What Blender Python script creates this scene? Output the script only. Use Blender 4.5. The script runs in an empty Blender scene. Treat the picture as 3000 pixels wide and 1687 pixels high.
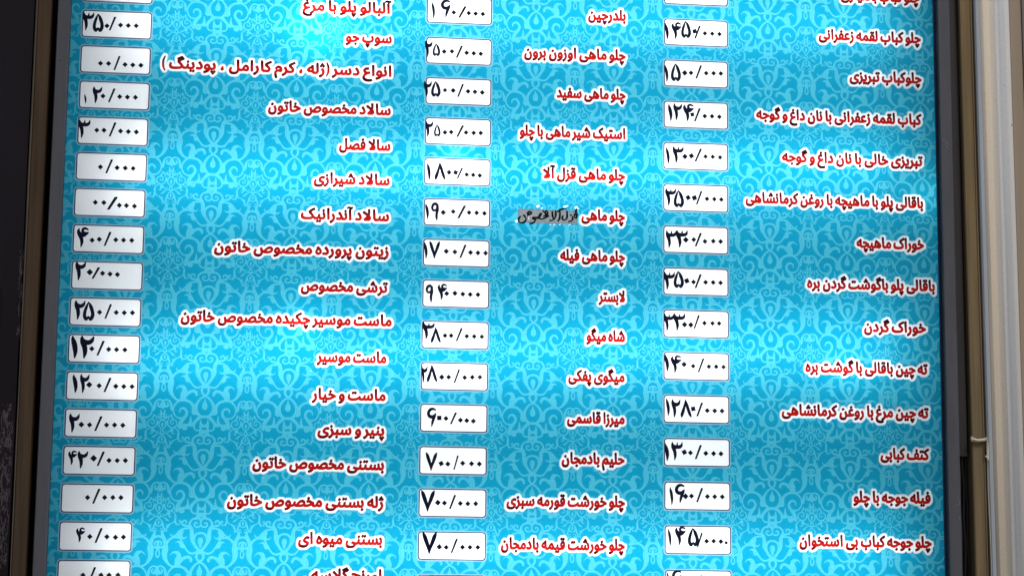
import bpy, math, random
import numpy as np
from mathutils import Matrix, Vector
from mathutils.geometry import delaunay_2d_cdt

random.seed(7)
rng = np.random.default_rng(7)
SC = bpy.context.scene

# ---------------------------------------------------------------- camera
# The sheet of the sign lies in the plane y = 0 and faces -y; x runs right, z up.
TOP = 2.4                                   # height of the sheet's origin above the ground
R = [[0.993632, -0.010192, -0.112214], [0.027155, 0.988207, 0.150694], [0.109354, -0.152782, 0.982191]]
C = [-0.2425, 0.86185, -2.91215]
cam = bpy.data.cameras.new('camera')
cam.sensor_fit = 'HORIZONTAL'
cam.sensor_width = 36.0
cam.lens = 6000.0 / 3000.0 * 36.0
cam.clip_start, cam.clip_end = 0.05, 200.0
camo = bpy.data.objects.new('camera', cam)
SC.collection.objects.link(camo)


def to_world(v):
    return Vector((v[0], v[2], -v[1]))


rx, ry, rz = (to_world(R[i]) for i in range(3))          # image right, image down, viewing direction
camo.matrix_world = Matrix(((rx.x, -ry.x, -rz.x, C[0]), (rx.y, -ry.y, -rz.y, C[2]), (rx.z, -ry.z, -rz.z, TOP - C[1]), (0, 0, 0, 1)))
SC.camera = camo

# ---------------------------------------------------------------- daylight
SUN_EL, SUN_AZ = math.radians(48), math.radians(150)     # azimuth clockwise from +y; the sun stands in front and to the right
world = bpy.data.worlds.new('World')
SC.world = world
world.use_nodes = True
wn, wl = world.node_tree.nodes, world.node_tree.links
bg = wn['Background']
sky = wn.new('ShaderNodeTexSky')
sky.sky_type = 'NISHITA'
sky.sun_disc = False
sky.sun_elevation = SUN_EL
sky.sun_rotation = SUN_AZ
sky.air_density = 1.2
sky.dust_density = 3.0
wl.new(sky.outputs[0], bg.inputs[0])
bg.inputs[1].default_value = 0.06
sun = bpy.data.lights.new('sun', 'SUN')
sun.energy = 1.1
sun.angle = math.radians(20)
sun.color = (1.0, 0.96, 0.91)
suno = bpy.data.objects.new('sun', sun)
SC.collection.objects.link(suno)
sd = Vector((math.sin(SUN_AZ) * math.cos(SUN_EL), math.cos(SUN_AZ) * math.cos(SUN_EL), math.sin(SUN_EL)))
suno.rotation_euler = sd.to_track_quat('Z', 'Y').to_euler()
suno.location = sd * 5
SC.view_settings.view_transform = 'Standard'
SC.view_settings.look = 'None'
SC.view_settings.exposure = 0.0
SC.view_settings.gamma = 1.0


# ---------------------------------------------------------------- drawing helpers
def catmull(pts, n=6):
    P = [tuple(map(float, p)) for p in pts]
    if len(P) < 3:
        return P
    Q = [P[0]] + P + [P[-1]]
    out = []
    for i in range(1, len(Q) - 2):
        p0, p1, p2, p3 = (np.array(Q[j]) for j in (i - 1, i, i + 1, i + 2))
        for k in range(n):
            t = k / n
            v = .5 * ((2 * p1) + (-p0 + p2) * t + (2 * p0 - 5 * p1 + 4 * p2 - p3) * t * t + (-p0 + 3 * p1 - 3 * p2 + p3) * t ** 3)
            out.append(tuple(v))
    out.append(P[-1])
    return out


def paint(field, pts, smooth=True, n=6):
    """raise the signed field (positive inside) along a stroke of (x, y, radius) points"""
    H, W = field.shape
    Q = catmull(pts, n) if smooth else [tuple(map(float, p)) for p in pts]
    if len(Q) == 1:
        Q = Q * 2
    for (x0, y0, r0), (x1, y1, r1) in zip(Q, Q[1:]):
        m = max(r0, r1) + 3
        a, b = int(max(0, min(x0, x1) - m)), int(min(W, max(x0, x1) + m + 2))
        c, d = int(max(0, min(y0, y1) - m)), int(min(H, max(y0, y1) + m + 2))
        if a >= b or c >= d:
            continue
        yy, xx = np.mgrid[c:d, a:b].astype(float)
        dx, dy = x1 - x0, y1 - y0
        L = dx * dx + dy * dy
        t = np.clip(((xx - x0) * dx + (yy - y0) * dy) / L, 0, 1) if L > 1e-9 else np.zeros_like(xx)
        v = r0 + (r1 - r0) * t - np.hypot(xx - x0 - t * dx, yy - y0 - t * dy)
        np.maximum(field[c:d, a:b], v, out=field[c:d, a:b])


def paint_poly(field, pts):
    H, W = field.shape
    P = np.array(catmull(list(pts) + [pts[0]], 5), float)
    c, d = int(max(0, P[:, 1].min() - 3)), int(min(H, P[:, 1].max() + 4))
    a, b = int(max(0, P[:, 0].min() - 3)), int(min(W, P[:, 0].max() + 4))
    if a >= b or c >= d:
        return
    yy, xx = np.mgrid[c:d, a:b].astype(float)
    dist = np.full(xx.shape, 1e9)
    ins = np.zeros(xx.shape, bool)
    for (x0, y0), (x1, y1) in zip(P, np.roll(P, -1, 0)):
        dx, dy = x1 - x0, y1 - y0
        L = dx * dx + dy * dy
        if L < 1e-9:
            continue
        t = np.clip(((xx - x0) * dx + (yy - y0) * dy) / L, 0, 1)
        dist = np.minimum(dist, np.hypot(xx - x0 - t * dx, yy - y0 - t * dy))
        if dy != 0:
            ins ^= ((y0 > yy) != (y1 > yy)) & (xx < dx * (yy - y0) / dy + x0)
    v = np.where(ins, dist, -dist)
    np.maximum(field[c:d, a:b], v, out=field[c:d, a:b])


def fill_glyphs(polys, W, H):
    """non-zero winding fill of closed pixel polygons"""
    acc = np.zeros((H, W + 1), int)
    for P in polys:
        for (x0, y0), (x1, y1) in zip(P, P[1:] + P[:1]):
            if y0 == y1:
                continue
            s = 1 if y1 > y0 else -1
            a, b = (y0, y1) if s > 0 else (y1, y0)
            ys = np.arange(max(0, int(math.ceil(a - .5))), min(H, int(math.ceil(b - .5))))
            if len(ys) == 0:
                continue
            xs = x0 + (ys + .5 - y0) * (x1 - x0) / (y1 - y0)
            np.add.at(acc, (ys, np.clip(np.ceil(xs - .5).astype(int), 0, W)), s)
    return np.cumsum(acc, 1)[:, :W] != 0


def quad_flat(c, n=5):
    q = []
    m = len(c)
    for i in range(m):
        a, b = c[i], c[(i + 1) % m]
        q.append(a)
        if not a[2] and not b[2]:
            q.append(((a[0] + b[0]) / 2, (a[1] + b[1]) / 2, 1))
    k = next(i for i, a in enumerate(q) if a[2])
    q = q[k:] + q[:k]
    q.append(q[0])
    P, i = [], 0
    while i < len(q) - 1:
        if q[i + 1][2]:
            P.append(tuple(q[i][:2]))
            i += 1
        else:
            a, b, d = q[i], q[i + 1], q[i + 2]
            for t in range(n):
                t /= n
                P.append(((1 - t) ** 2 * a[0] + 2 * t * (1 - t) * b[0] + t * t * d[0], (1 - t) ** 2 * a[1] + 2 * t * (1 - t) * b[1] + t * t * d[1]))
            i += 2
    return P


def dilate(m, rx, ry, ang=0.0):
    """grow a boolean mask with an elliptic nib"""
    out = m.copy()
    ca, sa = math.cos(ang), math.sin(ang)
    R = int(math.ceil(max(rx, ry)))
    H, W = m.shape
    for dy in range(-R, R + 1):
        for dx in range(-R, R + 1):
            u, v = (dx * ca + dy * sa) / max(rx, .01), (-dx * sa + dy * ca) / max(ry, .01)
            if 0 < u * u + v * v <= 1.02 and (dx or dy):
                # only the rim and the axes are needed on a filled shape
                if u * u + v * v < .45:
                    continue
                ys, ye = max(0, dy), min(H, H + dy)
                xs, xe = max(0, dx), min(W, W + dx)
                out[ys:ye, xs:xe] |= m[ys - dy:ye - dy, xs - dx:xe - dx]
    return out


def soften(a, k=2):
    a = a.astype(float)
    for _ in range(k):
        b = a.copy()
        b[1:-1] = (a[:-2] + 2 * a[1:-1] + a[2:]) / 4
        a = b.copy()
        a[:, 1:-1] = (b[:, :-2] + 2 * b[:, 1:-1] + b[:, 2:]) / 4
    return a


def contours(f, iso=0.0):
    """marching squares; returns closed loops of (x, y) in array coordinates"""
    H, W = f.shape
    g = np.full((H + 2, W + 2), f.min() if f.min() < iso else iso - 1.0)
    g[1:-1, 1:-1] = f
    ins = g > iso
    code = ins[:-1, :-1] * 1 + ins[:-1, 1:] * 2 + ins[1:, 1:] * 4 + ins[1:, :-1] * 8
    ys, xs = np.nonzero((code != 0) & (code != 15))
    nxt = {}
    table = {1: ((3, 0),), 2: ((0, 1),), 3: ((3, 1),), 4: ((1, 2),), 5: ((3, 2), (1, 0)), 6: ((0, 2),), 7: ((3, 2),),
             8: ((2, 3),), 9: ((2, 0),), 10: ((0, 3), (2, 1)), 11: ((2, 1),), 12: ((1, 3),), 13: ((1, 0),), 14: ((0, 3),)}
    cd = code[ys, xs]
    for y, x, c in zip(ys.tolist(), xs.tolist(), cd.tolist()):
        e = ((0, y, x), (1, y, x + 1), (0, y + 1, x), (1, y, x))     # 0 = along x, 1 = along y
        for a, b in table[c]:
            nxt[e[a]] = e[b]
    loops = []
    while nxt:
        k0, k = nxt.popitem()
        L = [k0]
        while k != k0 and k in nxt:
            L.append(k)
            k = nxt.pop(k)
        if len(L) < 4:
            continue
        pts = []
        for t, y, x in L:
            if t == 0:
                a, b = g[y, x], g[y, x + 1]
                pts.append((x + (iso - a) / (b - a) - 1, y - 1))
            else:
                a, b = g[y, x], g[y + 1, x]
                pts.append((x - 1, y + (iso - a) / (b - a) - 1))
        loops.append(pts)
    return loops


def thin(loop, eps):
    """Douglas-Peucker on a closed loop"""
    P = np.array(loop, float)
    n = len(P)
    if n < 8:
        return P
    a = 0
    b = int(np.argmax(((P - P[0]) ** 2).sum(1)))
    keep = {a, b}
    stack = [(a, b), (b, n)]
    P2 = np.vstack([P, P[:1]])
    while stack:
        i, j = stack.pop()
        if j - i < 2:
            continue
        s, e = P2[i], P2[j]
        d = e - s
        L = math.hypot(d[0], d[1])
        q = P2[i + 1:j] - s
        dist = np.abs(q[:, 0] * d[1] - q[:, 1] * d[0]) / L if L > 1e-9 else np.hypot(q[:, 0], q[:, 1])
        k = int(np.argmax(dist))
        if dist[k] > eps:
            k += i + 1
            keep.add(k % n)
            stack += [(i, k), (k, j)]
    return P[sorted(keep)]


# ---------------------------------------------------------------- the damask motif (one repeat, traced in motif units)
MU, MV = 1243.0, 1200.0


def motif_strokes():
    S = []

    def raw(pts, b=False):
        o = []
        for x, y, w in pts:
            if b:
                x, y = x - 52, y + 517
            u = (x - 645) + .029 * (y - 350)
            v = (y - 350) - .032 * (x - 645)
            o.append((u, v, w / 2))
        return o
    A = lambda *p: S.append(('s', raw(p)))
    B = lambda *p: S.append(('s', raw(p, True)))
    PA = lambda *p: S.append(('p', [q[:2] for q in raw([(x, y, 0) for x, y in p])]))
    PB = lambda *p: S.append(('p', [q[:2] for q in raw([(x, y, 0) for x, y in p], True)]))
    # knot
    A((645, 285, 30), (682, 300, 36), (697, 345, 36), (680, 390, 32), (640, 425, 26))
    # upper bulb and its drop
    B((665, 690, 32), (712, 697, 32), (757, 735, 36), (772, 800, 42), (750, 865, 40), (700, 925, 44), (660, 965, 56))
    B((665, 785, 62), (664, 815, 64), (663, 850, 40), (662, 900, 10))
    # flank of the bulb
    B((690, 478, 22), (740, 480, 26), (800, 498, 28), (838, 545, 30), (838, 590, 36), (812, 640, 54), (800, 700, 58), (800, 760, 56), (790, 810, 40), (768, 850, 30))
    # inner scroll of the flank
    B((672, 560, 18), (690, 596, 22), (735, 608, 22), (768, 588, 22), (766, 553, 22), (738, 545, 18), (728, 562, 12))
    B((665, 540, 16), (690, 500, 26), (735, 470, 40))
    # side curl
    B((835, 600, 34), (880, 598, 30), (930, 590, 30), (950, 572, 22), (945, 535, 24), (915, 520, 24), (890, 535, 20), (898, 556, 16))
    B((950, 560, 14), (975, 545, 12), (1000, 552, 10))
    # upper leaf branch
    B((830, 632, 30), (880, 632, 26), (950, 650, 28), (1000, 690, 24), (1035, 735, 22), (1075, 755, 20), (1108, 740, 16), (1108, 710, 5))
    PB((935, 645), (985, 670), (1022, 728), (1005, 770), (950, 785), (925, 770), (940, 730), (925, 690))
    B((960, 780, 26), (915, 778, 24), (885, 765, 14), (868, 742, 4))
    # arc into the trunk
    A((880, 268, 0), (905, 190, 16), (940, 110, 22), (990, 88, 26), (1060, 92, 28), (1115, 130, 34), (1155, 185, 50))
    # tendril with a leaf
    A((650, 268, 50), (700, 285, 30), (755, 306, 30), (815, 292, 26), (862, 240, 22), (895, 190, 26), (930, 155, 30), (975, 145, 22), (1018, 165, 5))
    PA((885, 195), (905, 150), (955, 135), (990, 152), (960, 175), (945, 220), (915, 238), (890, 225))
    # trunk beside the mirror axis
    A((1222, 15, 26), (1212, 70, 50), (1180, 130, 56), (1160, 190, 62), (1160, 260, 90), (1166, 330, 78), (1150, 400, 58), (1105, 465, 36), (1050, 500, 30), (990, 500, 36), (940, 490, 40))
    A((1195, 110, 30), (1225, 95, 30), (1270, 80, 30))
    # mushroom and small loop on the axis
    A((1228, 200, 22), (1218, 178, 20), (1240, 158, 24), (1276, 156, 28))
    A((1274, 160, 40), (1273, 205, 34), (1273, 250, 60))
    A((1200, 235, 40), (1235, 242, 30), (1273, 245, 30))
    A((1273, 268, 18), (1250, 290, 18), (1242, 330, 18), (1250, 368, 20), (1272, 380, 22))
    # flame
    PA((935, 485), (960, 480), (1005, 485), (1012, 440), (1005, 390), (985, 355), (1000, 325), (1040, 312), (1085, 352), (1060, 305), (1015, 282), (965, 285), (935, 310), (920, 350), (905, 365),
       (860, 345), (810, 338), (768, 362), (752, 400), (765, 432), (785, 425), (792, 398), (820, 380), (860, 392), (890, 420), (920, 455))
    # great scroll
    A((785, 665, 90), (800, 600, 54), (830, 550, 42), (880, 513, 36), (950, 498, 38), (1020, 510, 32), (1075, 560, 26), (1103, 625, 22), (1090, 700, 22), (1045, 752, 22), (985, 765, 28), (948, 758, 30))
    A((1003, 690, 6), (1008, 655, 22), (980, 622, 30), (935, 622, 34), (902, 665, 38), (905, 715, 42), (940, 765, 48), (975, 815, 58), (985, 870, 60))
    A((920, 895, 88),)
    A((985, 870, 60), (985, 905, 30), (975, 920, 10))
    # cup below
    A((840, 718, 6), (838, 755, 22), (835, 800, 36), (850, 845, 44), (890, 862, 40), (930, 862, 40))
    A((850, 850, 50), (800, 850, 52), (765, 800, 44), (720, 752, 48), (680, 735, 36), (640, 725, 40))
    # lower bulb and its drop
    A((640, 425, 24), (690, 450, 26), (735, 500, 34), (765, 560, 42), (768, 630, 52), (735, 690, 46), (690, 722, 36), (640, 728, 40))
    A((640, 465, 6), (640, 510, 30), (640, 555, 74), (640, 588, 78))
    # lobes and H under the bulb
    A((775, 845, 26), (778, 895, 24), (745, 930, 22), (700, 930, 24))
    A((683, 775, 10), (685, 815, 30), (682, 870, 34), (680, 930, 34), (690, 985, 30), (705, 1015, 16))
    A((630, 870, 26), (665, 868, 30), (690, 865, 30))
    A((625, 945, 60), (670, 950, 60))
    A((675, 830, 20), (650, 850, 24), (628, 855, 14))
    # curl arch over the small motif
    A((1125, 660, 20), (1132, 620, 40), (1140, 570, 34), (1165, 525, 26), (1205, 507, 22), (1245, 515, 24), (1270, 535, 36))
    A((1188, 560, 22), (1180, 585, 22), (1205, 605, 34), (1240, 595, 60), (1265, 575, 64))
    A((1188, 560, 20), (1205, 545, 12))
    A((1265, 600, 20), (1262, 640, 16))
    # the small motif on the mirror axis
    def C(*p):
        S.append(('s', raw([(924.5 + .5715 * x, 465.75 + .5715 * y, w * .5715) for x, y, w in p])))
    C((640, 330, 10), (632, 370, 36), (622, 420, 40), (625, 500, 36), (600, 560, 22))
    C((560, 430, 40), (620, 430, 40))
    C((560, 497, 22), (620, 497, 26))
    C((660, 440, 16), (690, 480, 20), (665, 522, 18), (630, 530, 14))
    C((560, 600, 28), (620, 582, 26), (680, 535, 26), (740, 500, 26), (790, 488, 30), (812, 470, 40))
    C((795, 495, 30), (832, 540, 36), (858, 590, 28))
    C((742, 505, 18), (742, 550, 28), (730, 600, 14))
    C((700, 630, 50), (712, 710, 40), (765, 775, 30), (850, 795, 30), (925, 755, 30), (952, 690, 30), (930, 625, 28), (875, 595, 26), (815, 595, 28), (785, 640, 26), (795, 690, 26), (838, 700, 24), (862, 672, 18), (848, 648, 12))
    C((560, 600, 26), (620, 612, 28), (665, 680, 34), (650, 760, 28), (600, 820, 26), (565, 850, 26))
    C((566, 690, 44), (566, 730, 40), (566, 790, 10))
    C((565, 850, 24), (602, 878, 24), (602, 922, 24), (565, 960, 34))
    C((658, 868, 10), (690, 905, 24), (740, 895, 28), (800, 850, 54), (830, 800, 30))
    C((835, 860, 56), (820, 925, 28), (860, 955, 22), (892, 915, 6))
    C((770, 790, 26), (860, 800, 26), (930, 825, 26), (985, 890, 36), (990, 970, 54), (982, 1050, 50), (1000, 1110, 34), (1015, 1185, 8))
    C((975, 1040, 30), (940, 1090, 24), (880, 1112, 24), (820, 1150, 42), (780, 1210, 44), (740, 1255, 20))
    C((1005, 1090, 18), (1045, 1145, 24), (1110, 1132, 24), (1138, 1080, 22), (1112, 1035, 22), (1080, 1055, 28))
    C((600, 945, 24), (660, 935, 24), (720, 970, 24), (770, 1020, 44), (832, 1056, 8))
    C((560, 985, 24), (608, 1010, 24), (640, 1060, 34), (648, 1110, 44), (610, 1160, 28), (560, 1175, 26))
    C((562, 1020, 10), (562, 1080, 44), (562, 1100, 44))
    C((650, 1070, 40), (665, 1140, 46), (682, 1205, 40), (705, 1260, 30), (740, 1305, 26), (772, 1290, 24), (765, 1250, 20), (738, 1250, 16))
    C((750, 1120, 6), (772, 1165, 34))
    C((610, 1235, 22), (650, 1250, 22), (652, 1300, 20), (612, 1312, 20), (595, 1280, 20))
    C((690, 1290, 24), (660, 1350, 46), (650, 1400, 60))
    C((955, 690, 26), (975, 780, 24), (1010, 822, 24), (1050, 790, 28), (1062, 735, 30))
    return S


def motif_field(n):
    """signed field of one repeat, n pixels wide; origin at the knot, wraps in both directions"""
    k = n / MU
    h = int(round(MV * k))
    S = motif_strokes()
    F = np.full((h, n), -50.0)
    jobs = []
    for t, p in S:
        for mx in (1, -1):
            jobs.append((t, [(q[0] * mx,) + tuple(q[1:]) for q in p]))
    for t, p in jobs:
        for ox in (-MU, 0, MU):
            for oy in (-MV, 0, MV):
                q = [((a[0] + ox + MU / 4) * k, (a[1] + oy + MV / 4) * k) + ((a[2] * k,) if len(a) > 2 else ()) for a in p]
                if max(a[0] for a in q) < -20 or min(a[0] for a in q) > n + 20 or max(a[1] for a in q) < -20 or min(a[1] for a in q) > h + 20:
                    continue
                paint(F, q) if t == 's' else paint_poly(F, q)
    return F


# joining forms of each letter: alone, final, initial, medial
FORMS={ # iso, fin, ini, med
'ا':(0xfe8d,0xfe8e,0,0),'آ':(0xfe81,0xfe82,0,0),'ب':(0xfe8f,0xfe90,0xfe91,0xfe92),'پ':(0xfb56,0xfb57,0xfb58,0xfb59),
'ت':(0xfe95,0xfe96,0xfe97,0xfe98),'ج':(0xfe9d,0xfe9e,0xfe9f,0xfea0),'چ':(0xfb7a,0xfb7b,0xfb7c,0xfb7d),'ح':(0xfea1,0xfea2,0xfea3,0xfea4),
'خ':(0xfea5,0xfea6,0xfea7,0xfea8),'د':(0xfea9,0xfeaa,0,0),'ر':(0xfead,0xfeae,0,0),'ز':(0xfeaf,0xfeb0,0,0),'ژ':(0xfb8a,0xfb8b,0,0),
'س':(0xfeb1,0xfeb2,0xfeb3,0xfeb4),'ش':(0xfeb5,0xfeb6,0xfeb7,0xfeb8),'ص':(0xfeb9,0xfeba,0xfebb,0xfebc),'ع':(0xfec9,0xfeca,0xfecb,0xfecc),
'غ':(0xfecd,0xfece,0xfecf,0xfed0),'ف':(0xfed1,0xfed2,0xfed3,0xfed4),'ق':(0xfed5,0xfed6,0xfed7,0xfed8),'ک':(0xfb8e,0xfb8f,0xfb90,0xfb91),
'گ':(0xfb92,0xfb93,0xfb94,0xfb95),'ل':(0xfedd,0xfede,0xfedf,0xfee0),'م':(0xfee1,0xfee2,0xfee3,0xfee4),'ن':(0xfee5,0xfee6,0xfee7,0xfee8),
'و':(0xfeed,0xfeee,0,0),'ه':(0xfee9,0xfeea,0xfeeb,0xfeec),'ی':(0xfbfc,0xfbfd,0xfbfe,0xfbff)}
def shape(t):
    out=[];i=0;prev=False
    while i<len(t):
        c=t[i]
        if c=='ل' and i+1<len(t) and t[i+1] in 'اآ':
            out.append({('ا',0):0xfefb,('ا',1):0xfefc,('آ',0):0xfef5,('آ',1):0xfef6}[(t[i+1],int(prev))]);prev=False;i+=2;continue
        if c in FORMS:
            f=FORMS[c];nxt=i+1<len(t) and t[i+1] in FORMS and f[2]
            out.append(f[3] if prev and nxt else f[2] if nxt else f[1] if prev else f[0]);prev=bool(nxt)
        else: out.append(ord(c));prev=False
        i+=1
    return out[::-1]


# ---------------------------------------------------------------- what is printed where (millimetres on the sheet, y down)
LINES = [  # text, left end, right end, baseline
    ('آلبالو پلو با مرغ', -230.6, -100.4, 7.0),
    ('سوپ جو', -166.9, -99.0, 51.8),
    ('انواع دسر (ژله ، کرم کارامل ، پودینگ )', -429.1, -98.6, 101.7),
    ('سالاد مخصوص خاتون', -276.3, -98.5, 159.5),
    ('سالا فصل', -172.6, -98.0, 212.3),
    ('سالاد شیرازی', -207.8, -98.0, 263.4),
    ('سالاد آندرانیک', -225.1, -97.9, 316.2),
    ('زیتون پرورده مخصوص خاتون', -346.9, -97.4, 367.7),
    ('ترشی مخصوص', -222.4, -97.9, 420.5),
    ('ماست موسیر چکیده مخصوص خاتون', -390.7, -91.1, 468.8),
    ('ماست موسیر', -197.2, -97.6, 522.2),
    ('ماست و خیار', -202.9, -97.8, 576.1),
    ('پنیر و سبزی', -193.5, -98.7, 625.7),
    ('بستنی مخصوص خاتون', -283.7, -98.0, 674.5),
    ('ژله بستنی مخصوص خاتون', -317.5, -97.7, 727.7),
    ('بستنی میوه ای', -216.9, -98.6, 779.4),
    ('اورنج گلاسه', -197.5, -98.5, 830.0),
    ('بلدرچین', 191.0, 247.9, 2.9),
    ('چلو ماهی اوزون برون', 96.1, 247.8, 63.6),
    ('چلو ماهی سفید', 144.9, 247.9, 123.3),
    ('استیک شیر ماهی با چلو', 90.5, 247.5, 182.7),
    ('چلو ماهی قزل آلا', 125.3, 247.3, 244.8),
    ('چلو ماهی', 182.5, 247.2, 305.7),
    ('چلو ماهی فیله', 151.5, 247.5, 365.7),
    ('لابستر', 208.5, 247.4, 424.9),
    ('شاه میگو', 190.7, 247.5, 483.0),
    ('میگوی پفکی', 164.6, 247.1, 541.5),
    ('میرزا قاسمی', 163.2, 247.2, 602.3),
    ('حلیم بادمجان', 155.7, 247.3, 660.6),
    ('چلو خورشت قورمه سبزی', 76.9, 247.9, 721.6),
    ('چلو خورشت قیمه بادمجان', 69.5, 248.0, 783.0),
    ('چلو کباب بختیاری', 575.9, 698.1, -44.6),
    ('چلو کباب لقمه زعفرانی', 540.9, 698.9, 18.5),
    ('چلوکباب تبریزی', 587.5, 698.8, 80.8),
    ('کباب لقمه زعفرانی با نان داغ و گوجه', 444.2, 697.5, 144.5),
    ('تبریزی خالی با نان داغ و گوجه', 482.8, 697.7, 207.8),
    ('باقالی پلو با ماهیچه با روغن کرمانشاهی', 427.2, 697.3, 271.5),
    ('خوراک ماهیچه', 594.2, 697.2, 333.9),
    ('باقالی پلو باگوشت گردن بره', 518.5, 712.5, 396.2),
    ('خوراک گردن', 603.5, 697.6, 458.9),
    ('ته چین باقالی با گوشت بره', 514.6, 698.7, 520.2),
    ('ته چین مرغ با روغن کرمانشاهی', 478.6, 698.8, 584.6),
    ('کتف کبابی', 625.3, 698.6, 645.7),
    ('فیله جوجه با چلو', 583.6, 699.3, 709.0),
    ('چلو جوجه کباب بی استخوان', 502.7, 699.4, 773.0),
]
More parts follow.
